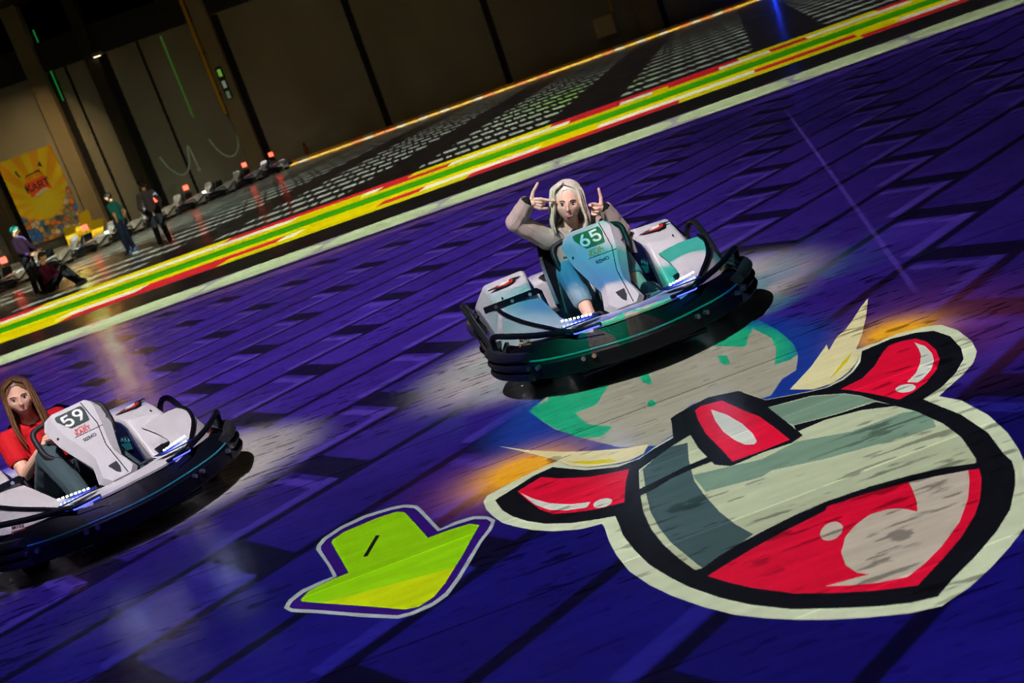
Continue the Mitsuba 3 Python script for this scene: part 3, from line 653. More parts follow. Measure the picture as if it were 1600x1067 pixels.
for p, b in ((rest, 'slide_near'), (emblem, 'slide_clear'), (greens, 'slide_green'), (beige, 'slide_beige')):
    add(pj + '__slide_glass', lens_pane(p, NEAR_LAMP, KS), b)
add(pj + '__hanger', tube([(NEAR_LAMP[0], NEAR_LAMP[1], top), (NEAR_LAMP[0], NEAR_LAMP[1], 11.0)], 0.03, 8), 'hood_black')
h, top = hood(FAR_LAMP, KS, -26.0, 26.0, 4.0, 56.3)
fz = lambda v, i: FAR_LAMP[i] + KS * (v - FAR_LAMP[i])
h = cat_(h, box(fz(-26.0, 0), fz(26.0, 0), fz(4.0, 1), fz(SPLIT_Y, 1), FAR_LAMP[2] * (1 - KS) - 0.01, FAR_LAMP[2] * (1 - KS)))
pj = add('ceiling_projector', h, 'hood_black', label='black picture projector hanging from the roof over the far track', cat='projector')
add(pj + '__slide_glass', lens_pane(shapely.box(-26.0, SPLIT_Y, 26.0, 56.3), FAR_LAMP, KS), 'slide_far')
add(pj + '__hanger', tube([(FAR_LAMP[0], FAR_LAMP[1], top), (FAR_LAMP[0], FAR_LAMP[1], 11.0)], 0.03, 8), 'hood_black')

# ---------------------------------------------------------------- go-karts
mat('kart_white', (192, 191, 192), 0.32, 0.5, coat=0.4)
mat('kart_black', (9, 11, 24), 0.5, 0.22)
mat('kart_navy', (15, 22, 66), 0.32, 0.5, coat=0.4)
mat('rubber', (30, 31, 36), 0.55, 0.4)
mat('tyre', (20, 20, 21), 0.8, 0.3)
mat('steel_dark', (56, 62, 66), 0.28, 0.6, metal=0.7)
mat('chrome', (180, 186, 190), 0.16, 0.6, metal=0.95)
mat('seat_black', (22, 24, 30), 0.4, 0.5)
mat('plate_green', (16, 112, 62), 0.4)
mat('plate_grey', (60, 74, 70), 0.4)
mat('digit_white', (232, 230, 226), 0.45)
mat('logo_gold', (190, 160, 20), 0.5)
mat('logo_scarlet', (200, 50, 36), 0.5)
mat('ink_dark', (26, 26, 34), 0.5)
mat('led_housing', (20, 28, 90), 0.4)
mat('vent_teal', (40, 130, 140), 0.35)


def mir(mesh):
    m = mesh.copy()
    m.vertices[:, 1] *= -1
    m.invert()
    return m


def both(name, mesh, bs, sm=30, **k):
    return [(name, mikit.ply(mesh, bs, smooth=sm), bs), (name, mikit.ply(mir(mesh), bs, smooth=sm), bs)]


PANEL_O, PANEL_X = np.array([.22, 0, .735]), np.array([.44, 0, -.42]) / math.hypot(.44, .42)   # top of the panel, direction down along it
PM = frame(PANEL_O, [0, 1, 0], -PANEL_X)      # x: to the kart's left, y: up the panel, z: out of it


def squeeze(m):
    x = m.vertices[:, 0]
    m.vertices[:, 0] = np.where(x > .5, .5 + (x - .5) * .84, x)
    return m


def kart_meshes():
    P = {}
    W = np.array
    # floor tray and frame
    P['floor_tray'] = rbox(-0.75, 0.74, -0.36, 0.36, 0.055, 0.085, 0.012, 6)
    # front fairing: one skin from the footwell edge over the groove down to the skirt, both sides
    inner = W([(.10, -.37, .415), (.25, -.365, .405), (.45, -.355, .385), (.62, -.33, .36), (.72, -.22, .342), (.755, -.08, .335), (.76, 0, .335)])
    groove = W([(.10, -.625, .43), (.30, -.605, .425), (.50, -.545, .40), (.68, -.455, .365), (.84, -.345, .328), (.95, -.16, .332), (.97, 0, .335)])
    outer = W([(.12, -.69, .27), (.32, -.685, .24), (.52, -.63, .215), (.70, -.53, .20), (.85, -.41, .20), (.95, -.20, .22), (.98, 0, .23)])
    ss = [spline(q, 5) for q in (inner, groove, outer)]
    full = [np.vstack([s, (s * [1, -1, 1])[::-1][1:]]) for s in ss]
    top = [full[0] * (1 - t) + full[1] * t + np.array([0, 0, 0.012 * math.sin(math.pi * t)]) for t in np.linspace(0, 1, 5)]
    side = [full[1] * (1 - t) + full[2] * t + np.array([0, 0, 0.0]) for t in np.linspace(0, 1, 5)]
    P['nose_fairing'] = shell(W(top), 0.012)
    n0 = len(ss[0])
    sl = slice(0, int(n0 * 0.80))
    P['fender'] = shell(W([r[sl] for r in side]), 0.012)          # right side; the left one is mirrored
    # dark groove between top and flank
    g = full[1][: int(n0 * 0.82)]
    P['groove_trim'] = tube(g + [0, 0, 0.008], 0.011, 6)
    # front skirt
    plan = W([(.40, -.70), (.56, -.672), (.72, -.60), (.86, -.47), (.96, -.29), (1.02, -.12), (1.035, 0)])
    pl = spline(plan, 6)
    pl = np.vstack([pl, (pl * [1, -1])[::-1][1:]])
    tg = np.gradient(pl, axis=0)
    tg /= np.linalg.norm(tg, axis=1, keepdims=True)
    nm = np.stack([tg[:, 1], -tg[:, 0]], 1)
    u = np.linspace(-1, 1, len(pl))
    rings = []
    for p, n, uu in zip(pl, nm, u):
        c = 1 - abs(uu) ** 2.2
        zt = 0.285 + 0.042 * c
        sec = [(-.075 - .03 * c, zt - .01), (-.05 - .03 * c, zt), (-.012, zt - .035 - .03 * c), (.008, zt - .06 - .045 * c), (.018, .215), (.012, .192), (.016, .175), (.010, .138), (-.01, .124), (-.06, .124), (-.07, .15)]
        rings.append([(p[0] + n[0] * a, p[1] + n[1] * a, z) for a, z in sec])
    P['front_skirt'] = loft(rings)
    # green edge highlight along the skirt, put in as a teal strip
    i0, i1 = int(len(pl) * .16), int(len(pl) * .84)
    P['skirt_highlight'] = tube([(p[0] + n[0] * .004, p[1] + n[1] * .004, 0.285 + 0.042 * (1 - abs(uu) ** 2.2) - .06 - .045 * (1 - abs(uu) ** 2.2) + .012) for p, n, uu in list(zip(pl, nm, u))[i0:i1]], 0.007, 6)
    # rubber bands wrapped round each front corner
    band = spline([(.74, -.60), (.60, -.685), (.45, -.74), (.34, -.755), (.255, -.735), (.225, -.68), (.24, -.60)], 6)
    P['bumper_band'] = [loft([[(p[0] + q[0], p[1] + q[1], z + q[2]) for q in ring] for p, ring in zip(band, rings_for(band, 0.042, 0.0265))]) for z in (0.155, 0.208, 0.261)]
    # tube hoops over the corners
    P['bumper_hoop'] = tube(spline([(.90, -.335, .335), (.84, -.39, .345), (.70, -.52, .352), (.54, -.645, .365), (.46, -.700, .370), (.41, -.725, .358), (.385, -.73, .32), (.38, -.725, .255)], 6), 0.0165, 10)
    P['bumper_stay'] = tube(spline([(.76, -.55, .17), (.60, -.665, .21), (.48, -.70, .26), (.40, -.66, .30)], 5), 0.014, 8)
    # side rails: tube loops joining back and front bumpers
    P['side_hoop'] = tube(spline([(-.62, -.70, .19), (-.64, -.735, .28), (-.62, -.765, .36), (-.55, -.78, .398), (-.44, -.782, .39), (-.25, -.765, .33), (0, -.735, .245), (.18, -.71, .19), (.26, -.66, .17)], 6), 0.0195, 10)
    P['side_rail'] = tube(spline([(-.86, -.70, .14), (-.6, -.735, .135), (-.2, -.725, .13), (.2, -.70, .13), (.3, -.64, .13)], 5), 0.026, 10)
    # side pods
    P['side_pod'] = hull([(-.86, -.40, .36, .035), (-.88, -.66, .28, .04), (-.52, -.375, .455, .035), (-.50, -.60, .445, .04), (-.20, -.40, .415, .03), (-.16, -.58, .375, .035), (.02, -.405, .16, .02), (-.02, -.60, .16, .025),
                          (-.86, -.40, .14, .03), (-.88, -.66, .14, .03), (.02, -.405, .13, .02), (-.02, -.62, .13, .02), (-.45, -.665, .34, .03)], 14)
    P['pod_panel'] = extrude(poly([(-.80, .12), (-.02, .12), (-.16, .40), (-.24, .43), (-.52, .47), (-.80, .40)]), 0.012, frame([0, -.352, 0], [1, 0, 0], [0, 0, 1]))
    sm = []
    for yy in (-.475, -.555):
        sm.append(tube([(-.205, yy, .432), (-.185, yy, .412), (.018, yy, .185)], 0.0055, 5))
    P['pod_seam'] = cat_(*sm)
    # rear bumper
    rb = spline([(-.55, -.735), (-.80, -.755), (-.96, -.70), (-1.02, -.52), (-1.03, 0)], 5)
    rb = np.vstack([rb, (rb * [1, -1])[::-1][1:]])
    P['rear_bumper'] = loft([[(p[0] + q[0], p[1] + q[1], .20 + 1.6 * q[2]) for q in ring] for p, ring in zip(rb, rings_for(rb, 0.045, 0.035))])
    P['rear_rail'] = tube(np.hstack([rb * [0.985, 0.985], np.full((len(rb), 1), .30)]), 0.018, 8)
    # front panel: facetted white column in front of the wheel
    lo = lambda y, s, o=0.0: tuple((PM @ np.array([y, -s, o, 1]))[:3])
    face = [(-.105, .012), (.095, .012), (.118, .055), (.095, .20), (.062, .33), (.052, .42), (.088, .555), (.052, .600), (-.052, .600), (-.088, .555), (-.058, .42), (-.072, .33), (-.112, .20), (-.128, .055)]
    back = [(-.150, .010), (.135, .010), (.158, .07), (.150, .21), (.105, .36), (.085, .44), (.118, .56), (.075, .620), (-.075, .620), (-.118, .56), (-.088, .44), (-.115, .36), (-.165, .21), (-.182, .07)]
    P['front_panel'] = loft([[lo(y * .8, min(s, .60), -.09 if s < .5 else -.03) for y, s in back], [lo(y, s, -.028) for y, s in back], [lo(y, s, .014) for y, s in face]])
    P['panel_trim'] = tube([lo(y, s, -.03) for y, s in back[5:10]], 0.010, 6)
    P['panel_seam'] = cat_(tube([lo(-.078, .228, .0145), lo(.088, .228, .0145)], .0022, 5), tube([lo(.066, .02, .0145), lo(.072, .20, .0145), (lo(.036, .36, .0145)), lo(.04, .59, .0145)], .0022, 5))
    P['number_plate'] = extrude(poly([(-.104, -.044), (.056, -.042), (.062, -.080), (.048, -.160), (-.064, -.160), (-.106, -.078)]).buffer(-.012).buffer(.012), .004, PM @ frame([0, 0, .0135], [1, 0, 0], [0, 1, 0]))
    P['panel_slot'] = extrude(poly([(-.022, -.500), (.022, -.495), (.020, -.535), (.008, -.565), (-.006, -.550)]).buffer(.004), .003, PM @ frame([0, 0, .0135], [1, 0, 0], [0, 1, 0]))
    P['panel_bolt'] = cat_(*[trimesh.creation.cylinder(.006, .006, sections=8, transform=PM @ frame([y, -s, -.006], [1, 0, 0], [0, 1, 0])) for y, s in ((-.075, .50), (-.080, .545), (-.15, .17), (.145, .17))])
    # steering wheel
    c = np.array([.115, 0, .590])
    wx, wy = np.array([0, 1, 0]), np.array([-.50, 0, .866])
    rim = []
    for a in np.linspace(0, 2 * math.pi, 40, endpoint=False):
        sx, cy = math.sin(a), math.cos(a)
        e = 0.42 if cy > 0 else 0.62
        rim.append(c + wx * math.copysign(abs(sx) ** e, sx) * .215 + wy * math.copysign(abs(cy) ** e, cy) * (.098 if cy > 0 else .150))
    P['steering_wheel'] = tube(rim, 0.0165, 10, closed=True)
    P['wheel_spoke'] = cat_(*[tube([c + [0.03, 0, -.02], c + wx * math.sin(a) * .17 + wy * math.cos(a) * .15], .012, 8, flat=.6) for a in (math.pi / 2, -math.pi / 2, math.pi)])
    P['steering_column'] = tube([c + [0.03, 0, -.02], (.42, 0, .25), (.55, 0, .14)], .02, 8)
    # seat: bucket with high back and wings
    seat = []
    for x, z, hw, d in ((-.02, .10, .17, .02), (-.20, .085, .20, .07), (-.36, .10, .215, .12), (-.46, .20, .225, .14), (-.53, .36, .225, .13), (-.575, .47, .215, .09), (-.62, .60, .19, .05), (-.635, .645, .15, .02)):
        nx, nz = (0.0, 1.0) if z < .12 else (.93, .36)
        row = []
        for t in np.linspace(-1, 1, 13):
            rise = d * max(0, abs(t) - .45) / .55
            row.append((x + nx * rise, hw * math.sin(t * math.pi / 2 * .95), z + nz * rise))
        seat.append(row)
    P['seat'] = shell(W(seat)[::-1], 0.022)
    # pedals with heel loops
    for sgn, nm_ in ((-1, 'pedal'), (1, 'pedal')):
        pass
    P['pedal'] = rbox(.60, .625, -.235, -.125, .14, .30, .01, 6)
    P['pedal_loop'] = tube(spline([(.58, -.25, .12), (.55, -.255, .25), (.54, -.235, .305), (.53, -.17, .315), (.54, -.12, .305), (.56, -.11, .22), (.58, -.11, .12)], 5), 0.009, 8)
    # black step bar on the driver's right
    P['step_bar'] = extrude(poly([(-.70, -.018), (-.37, -.014), (-.35, .0), (-.37, .020), (-.70, .018)]), .018, frame([.085, 0, .455], [0, 1, 0], [0, 0, 1]))
    P['step_plate'] = extrude(poly([(-.66, .0), (-.38, .0), (-.34, -.20), (-.40, -.20), (-.55, -.045)]), .010, frame([.075, 0, .435], [0, 1, 0], [0, 0, 1]))
    P['step_stay'] = tube([(.075, -.355, .45), (.30, -.34, .12)], .011, 8)
    P['step_bolt'] = cat_(*[trimesh.creation.cylinder(.011, .012, sections=10, transform=frame([.106, y, .456], [0, 1, 0], [0, 0, 1])) for y in (-.63, -.53, -.42)])
    # wheels
    def wheel(x, y, r, w):
        pr = [(.55, -.5), (.62, -.46), (.86, -.5), (.97, -.42), (1.0, -.25), (1.0, .25), (.97, .42), (.86, .5), (.62, .46), (.55, .5)]
        a = np.arange(24) * math.pi / 12
        ty = loft([[(x + r * q * math.cos(t), y + w * h, r + r * q * math.sin(t)) for t in a] for q, h in pr])
        hb = loft([[(x + r * q * math.cos(t), y + w * h, r + r * q * math.sin(t)) for t in a] for q, h in ((.2, -.52), (.5, -.5), (.55, -.4), (.55, .4), (.5, .5), (.2, .52))])
        return ty, hb
    P['front_wheel'], P['front_hub'] = wheel(.36, -.54, .125, .125)
    P['rear_wheel'], P['rear_hub'] = wheel(-.62, -.56, .135, .19)
    P['axle'] = tube([(-.62, -.5, .135), (-.62, .5, .135)], .022, 8)
    # lamps
    P['led_plate'] = extrude(poly([(-.40, -.024), (-.205, -.024), (-.17, .016), (-.365, .024)]), .006, frame([.84, 0, .369], [0, 1, 0], [-1, -.45, .16]))
    P['led_strip'] = None
    P['battery_cover'] = rbox(-.96, -.70, -.32, .32, .12, .36, .04, 8)
    for k in ('nose_fairing', 'fender', 'groove_trim', 'front_skirt', 'skirt_highlight', 'bumper_hoop', 'bumper_stay', 'led_plate'):
        P[k] = squeeze(P[k])
    P['bumper_band'] = [squeeze(m) for m in P['bumper_band']]
    return P


def rings_for(path, ry, rz, n=10):
    """flattened ring sections round a plan path: ry across, rz in height"""
    t = np.gradient(np.asarray(path, float), axis=0)
    t /= np.linalg.norm(t, axis=1, keepdims=True)
    nm, a = np.stack([t[:, 1], -t[:, 0]], 1), np.arange(n) * 2 * math.pi / n
    return [[(ry * math.cos(x) * m[0], ry * math.cos(x) * m[1], rz * math.sin(x)) for x in a] for m in nm]


KM = kart_meshes()


def led_boxes(side):
    out = []
    for i in range(8):
        t = i / 7
        y, x = -.365 + .165 * t, .800 + .062 * t
        b = trimesh.creation.box([.012, .0135, .010])
        z = .384 - .008 * t
        b.apply_translation([x + .012, side * -y * -1 if side < 0 else -y, z])
        out.append(b)
    return cat_(*out)


BLUE_V = [tube([(x + .012, s * y, z) for x, y, z in ((.80, -.43, .348), (.905, -.335, .330), (.985, -.215, .345))], .004, 5) for s in (1, -1)]
BLUE_V = [squeeze(m) for m in BLUE_V]
LED_W, LED_B = {'type': 'area', 'radiance': rgbv((20, 24, 30))}, {'type': 'area', 'radiance': rgbv((0.2, 0.3, 7.0))}
KP = {}


def part(name, mesh, bs, sm=30):
    if name not in KP:
        KP[name] = mikit.ply(mesh, bs, smooth=sm)
    return KP[name]


def bolts(y0, x0, n=2):
    return [(x0, y0), (x0 + .035, y0 + .055)]


def kart_tw(x, y, yaw):
    return T().translate([float(x), float(y), 0]).rotate([0, 0, 1], math.degrees(yaw))


def kart(pose, label, number=None, plate='plate_green', logo='logo_gold', group=None, lit=True, detail=True):
    base, i = 'go_kart', 0
    while any(k.startswith(base + '__') for k in scene):
        i += 1
        base = f'go_kart_{i:03d}'
    tw = kart_tw(*pose)
    tag(base, label, 'go-kart', group)

    def put(name, key, mesh, bs, sm=30, lab=None):
        return add(base + '__' + name, part(key, mesh, bs, sm), bs, tw=tw, label=lab)

    put('floor_tray', 'floor_tray', KM['floor_tray'], 'kart_navy')  # black tray; the blue light on it is put into the navy
    fa = put('nose_fairing', 'nose_fairing', KM['nose_fairing'], 'kart_white', 40)
    put('front_skirt', 'front_skirt', KM['front_skirt'], 'kart_black', 40)
    pn = put('front_panel', 'front_panel', KM['front_panel'], 'kart_white', 25)
    put('seat', 'seat', KM['seat'], 'seat_black', 40)
    put('steering_wheel', 'steering_wheel', KM['steering_wheel'], 'rubber', True)
    put('rear_bumper', 'rear_bumper', KM['rear_bumper'], 'steel_dark', 40)
    put('battery_cover', 'battery_cover', KM['battery_cover'], 'kart_white', 30)
    sides = [('R', lambda m: m), ('L', mir)]
    for s, f in sides:
        put('side_pod', 'side_pod' + s, f(KM['side_pod']), 'kart_white', 35)
        put('fender', 'fender' + s, f(KM['fender']), 'kart_white', 40)
        put('side_hoop', 'side_hoop' + s, f(KM['side_hoop']), 'steel_dark', True)
        put('front_wheel', 'front_wheel' + s, f(KM['front_wheel']), 'tyre', 40)
        put('rear_wheel', 'rear_wheel' + s, f(KM['rear_wheel']), 'tyre', 40)
        put('bumper_hoop', 'bumper_hoop' + s, f(KM['bumper_hoop']), 'kart_black', True)
        if not detail:
            put('bumper_band', 'bumper_band1' + s, f(KM['bumper_band'][1]), 'rubber', 40)
    if not detail:
        return base
    # wheels get hubs, pods seams and pictures, corners their bands
    for s, f in sides:
        sg = 1 if s == 'R' else -1
        w = [k for k in scene if k.startswith(base + '__front_wheel') and k.count('__') == 1][0 if s == 'R' else 1]
        add(w + '__hub', part('front_hub' + s, f(KM['front_hub']), 'steel_dark'), 'steel_dark', tw=tw)
        w = [k for k in scene if k.startswith(base + '__rear_wheel') and k.count('__') == 1][0 if s == 'R' else 1]
        add(w + '__hub', part('rear_hub' + s, f(KM['rear_hub']), 'steel_dark'), 'steel_dark', tw=tw)
        for j in range(3):
            put('bumper_band', f'bumper_band{j}{s}', f(KM['bumper_band'][j]), 'rubber', 40)
        put('bumper_stay', 'bumper_stay' + s, f(KM['bumper_stay']), 'steel_dark', True)
        put('side_rail', 'side_rail' + s, f(KM['side_rail']), 'steel_dark', True)
        put('groove_trim', 'groove_trim' + s, f(KM['groove_trim']), 'kart_black', True)
        pod = [k for k in scene if k.startswith(base + '__side_pod') and k.count('__') == 1][0 if s == 'R' else 1]
        add(pod + '__inner_panel', part('pod_panel' + s, f(KM['pod_panel']), 'kart_navy'), 'kart_navy', tw=tw)
        add(pod + '__seam', part('pod_seam' + s, f(KM['pod_seam']), 'kart_black'), 'kart_black', tw=tw)
        # vent slots on the inner panel
        vs = [f(extrude(poly([(x, .315), (x + .05, .335), (x + .062, .318), (x + .015, .300)]), .004, frame([0, -.343, 0], [1, 0, 0], [0, 0, 1]))) for x in (-.34, -.28, -.22)]
        vs.append(f(extrude(poly([(-.36, .285), (-.17, .305), (-.17, .265), (-.30, .245)]), .004, frame([0, -.343, 0], [1, 0, 0], [0, 0, 1]))))
        add(pod + '__vent', part('vent' + s, cat_(*vs), 'vent_teal'), 'vent_teal', tw=tw)
        # dart-shaped picture on the pod's sloping top
        o, xd, yd = np.array([-.35, -.49 * sg, .0]), np.array([1.0, 0, -.155]), np.array([0, sg * -1.0, 0])
        MP = frame([-.35, -.50 * sg, .474], [0, 1, 0], [-1.0, 0, .12])
        for nm, pts, bs in (('dart_outline', [(-.115, -.012), (-.05, -.03), (.01, -.042), (.055, -.02), (.075, .03), (.11, .045), (.06, .06), (.0, .045), (-.06, .01)], 'ink_dark'),
                            ('dart_red', [(-.10, -.008), (-.05, -.022), (.005, -.034), (.045, -.014), (.062, .03), (.05, .048), (.03, .012), (-.02, -.014)], 'logo_scarlet'),
                            ('dart_centre', [(-.045, .0), (-.01, -.012), (.025, .004), (.035, .034), (-.01, .03)], 'digit_white')):
            zz = {'dart_outline': 0.0, 'dart_red': .002, 'dart_centre': .004}[nm]
            add(pod + '__' + nm, part(nm + s, extrude(poly(pts), .004, MP @ frame([0, 0, zz], [1, 0, 0], [0, 1, 0])), bs), bs, tw=tw)
        put('led_strip', 'led_plate' + s, f(KM['led_plate']), 'led_housing')
        lk = [k for k in scene if k.startswith(base + '__led_strip') and k.count('__') == 1][0 if s == 'R' else 1]
        if lit:
            b = []
            for j in range(8):
                t = j / 7
                q = trimesh.creation.box([.010, .0125, .009])
                q.apply_translation([.862 - .055 * (1 - t), -.225 - .145 * (1 - t), .3885 + .0085 * (1 - t)])
                b.append(q)
            add(lk + '__led_row', f(squeeze(cat_(*b))), 'led_housing', tw=tw, emitter=LED_W)
            add(lk + '__blue_line', f(BLUE_V[0]), 'led_housing', tw=tw, emitter=LED_B)
        # bolts in pairs on the skirt, a logo on the fender
        for j, (bx, by, nx, ny) in enumerate(((.735, -.61, .62, -.78), (.795, -.56, .66, -.75), (.955, -.335, .86, -.5), (.975, -.28, .88, -.47), (.485, -.712, .25, -.97), (.55, -.70, .30, -.95))):
            nn = np.array([nx, ny, 0.0])
            m = frame([bx if bx < .5 else .5 + (bx - .5) * .84, by, .205], np.cross([0, 0, 1.0], nn), [0, 0, 1])
            add(base + '__bolt', part(f'bolt{j}{s}', f(cat_(trimesh.creation.cylinder(.013, .05, sections=12, transform=m))), 'chrome'), 'chrome', tw=tw)
        put('pedal', 'pedal' + s, f(KM['pedal']), 'steel_dark')
        put('pedal_loop', 'pedal_loop' + s, f(KM['pedal_loop']), 'chrome', True)
        fk = [k for k in scene if k.startswith(base + '__fender') and k.count('__') == 1][0 if s == 'R' else 1]
        q0 = np.array([.585, -.575 * sg, .30])
        ml = frame(q0, [.80, .60 * sg, -.02] if s == 'R' else [-.80, .60, .02], [-.2 if 1 else 0, 0.25 * sg, 1.0])
        lg = cat_(text('BATTLE', .016, .004, ml @ frame([0, .024, .006], [1, 0, 0], [0, 1, 0])), text('KART', .026, .004, ml @ frame([0, -.006, .006], [1, 0, 0], [0, 1, 0])))
        add(fk + '__logo', lg, logo, tw=tw)
    put('skirt_highlight', 'skirt_highlight', KM['skirt_highlight'], 'vent_teal', True)
    put('rear_rail', 'rear_rail', KM['rear_rail'], 'steel_dark', True)
    put('axle', 'axle', KM['axle'], 'steel_dark', True)
    sw = base + '__steering_wheel'
    add(sw + '__spoke', part('wheel_spoke', KM['wheel_spoke'], 'steel_dark'), 'steel_dark', tw=tw)
    put('steering_column', 'steering_column', KM['steering_column'], 'steel_dark')
    put('step_bar', 'step_bar', KM['step_bar'], 'kart_black')
    sb = base + '__step_bar'
    add(sb + '__plate', part('step_plate', KM['step_plate'], 'kart_white'), 'kart_white', tw=tw)
    add(sb + '__stay', part('step_stay', KM['step_stay'], 'kart_black'), 'kart_black', tw=tw)
    add(sb + '__bolt', part('step_bolt', KM['step_bolt'], 'chrome'), 'chrome', tw=tw)
    add(pn + '__trim', part('panel_trim', KM['panel_trim'], 'kart_black'), 'kart_black', tw=tw)
    add(pn + '__seam', part('panel_seam', KM['panel_seam'], 'kart_black'), 'kart_black', tw=tw)
    add(pn + '__bolt', part('panel_bolt', KM['panel_bolt'], 'ink_dark'), 'ink_dark', tw=tw)
    add(pn + '__slot', part('panel_slot', KM['panel_slot'], 'ink_dark'), 'ink_dark', tw=tw)
    add(pn + '__number_plate', mikit.ply(KM['number_plate'], plate), plate, tw=tw, label='rounded number plate with the white number ' + number)
    add(pn + '__digits', text(number, .080, .004, PM @ frame([-.020, -.100, .0172], [1, .10, 0], [-.1, 1, 0])), 'digit_white', tw=tw)
    lg = cat_(text('BATTLE', .013, .003, PM @ frame([-.022, -.182, .0142], [1, .06, 0], [0, 1, 0])), text('KART', .026, .003, PM @ frame([-.018, -.207, .0142], [1, .06, 0], [0, 1, 0])))
    add(pn + '__logo', lg, logo, tw=tw)
    add(pn + '__lettering', text('RIMO', .021, .002, PM @ frame([-.010, -.268, .0142], [1, .08, 0], [.35, 1, 0])), 'ink_dark', tw=tw)
    return base


ka = kart(KART_A, 'white go-kart number 65 with black bumper, driven by the blonde person in the middle', '65', 'plate_green', 'logo_gold')
kb = kart(KART_B, 'white go-kart number 59 with lit blue lamps, at the left edge', '59', 'plate_grey', 'logo_scarlet')

# karts parked nose to tail in a queue that runs back to the wall
line = np.array([(-15.2, 30.9), (-14.55, 33.2), (-14.0, 35.5), (-13.4, 37.8), (-12.75, 40.1), (-12.05, 42.35), (-11.3, 44.6), (-10.5, 46.8), (-9.6, 48.95), (-8.7, 51.1), (-7.75, 53.25)])
ORD = ('first', 'second', 'third', 'fourth', 'fifth', 'sixth', 'seventh', 'eighth', 'ninth', 'tenth', 'last')
for i in range(len(line)):
    d = line[max(i - 1, 0)] - line[min(i + 1, len(line) - 1)]
    last = len(line) - 1
    lab = {0: 'parked white kart nearest the left edge, at the front of the queue', last: 'last parked white kart of the queue, against the wall'}.get(i, f'parked white kart, {ORD[i]} from the left in the queue along the wall')
    b = kart((line[i][0], line[i][1], math.atan2(d[1], d[0]) + 0.1), lab, group=None if i in (0, last) else 'karts parked in the queue', lit=False, detail=False)
    tw = kart_tw(line[i][0], line[i][1], math.atan2(d[1], d[0]) + 0.1)
    if i in (1, 2, 4, 6, 7, 9, 10):
        add(b + '__tail_lamp', rbox(-.74, -.64, -.10, .10, .76, .95, .02, 6), 'led_housing', tw=tw, emitter={'type': 'area', 'radiance': rgbv((6.0, .34, .15))}, label='red lamp, lit')
        add(b + '__lamp_mast', tube([(-.68, 0, .3), (-.68, 0, .8)], .015, 6), 'steel_dark', tw=tw)
    if i in (0, 5, 8):
        add(b + '__head_lamp', rbox(.80, .84, -.08, .08, .36, .48, .01, 6), 'led_housing', tw=tw, emitter={'type': 'area', 'radiance': rgbv((2.2, 2.4, 2.0))}, label='white lamp, lit')

# ---------------------------------------------------------------- people
mat('skin_fair', (236, 190, 164), 0.5, 0.4)
mat('skin_warm', (232, 184, 154), 0.5, 0.4)
mat('jacket_beige', (176, 160, 148), 0.8, 0.2)
mat('jacket_lining', (20, 20, 24), 0.8, 0.2)
mat('jeans_pale', (128, 158, 170), 0.8, 0.2)
mat('trousers_grey', (66, 84, 88), 0.8, 0.2)
mat('shirt_red', (196, 26, 34), 0.8, 0.2)
mat('shoe_black', (44, 48, 50), 0.25, 0.6, coat=0.5)
mat('sole_pale', (150, 150, 140), 0.6)
mat('eye_white', (226, 224, 220), 0.25)
mat('iris_dark', (34, 26, 22), 0.2)
mat('lip_rose', (190, 116, 104), 0.4)
mat('brow_brown', (70, 50, 38), 0.8)
mat('cloth_teal', (40, 128, 128), 0.8, 0.2)
mat('cloth_denim', (46, 66, 104), 0.8, 0.2)
mat('cloth_grey', (92, 90, 104), 0.8, 0.2)
mat('cloth_black', (18, 18, 24), 0.8, 0.2)
mat('cloth_purple', (92, 76, 140), 0.8, 0.2)
mat('cloth_maroon', (92, 30, 62), 0.8, 0.2)
mat('hair_dark', (26, 18, 16), 0.6)
mat('silver_ring', (200, 200, 205), 0.2, 0.6, metal=0.9)


def hair_fn(c0, c1):
    a, b = lin(c0), lin(c1)

    def fn(p, n, uv):
        return mix(a.tolist(), b.tolist(), noise(p.x * 160.0, p.y * 160.0, p.z * 9.0))
    return mikit.proc(fn)


mat('hair_blonde', hair_fn((196, 186, 160), (236, 230, 208)), 0.35, 0.6)
mat('hair_brown', hair_fn((92, 62, 40), (150, 112, 74)), 0.4, 0.5)


def chain(bones, length=0.012, smooth=8, seg=16):
    """bones: ((x,y,z), r, (x,y,z), r); hulls of spheres, united, refined and smoothed into one skin"""
    ms = []
    for a, ra, b, rb in bones:
        ms.append(m3.Manifold.batch_hull([m3.Manifold.sphere(float(r), seg).translate([float(v) for v in p]) for p, r in ((a, ra), (b, rb))]))
    u = m3.Manifold.batch_boolean(ms, m3.OpType.Add).refine_to_length(length)
    t = tm(u)
    t.merge_vertices()
    if smooth:
        trimesh.smoothing.filter_taubin(t, 0.5, 0.53, iterations=smooth)
    return t


def cloth(bones, cuts=(), **k):
    """clothes as a skin whose open ends are cut flat: cuts are (point, direction kept)"""
    t = chain(bones, **k)
    m = man(t)
    for p, d in cuts:
        d = np.asarray(d, float) / np.linalg.norm(d)
        m = m.trim_by_plane([float(x) for x in d], float(np.dot(p, d)))
    return tm(m)


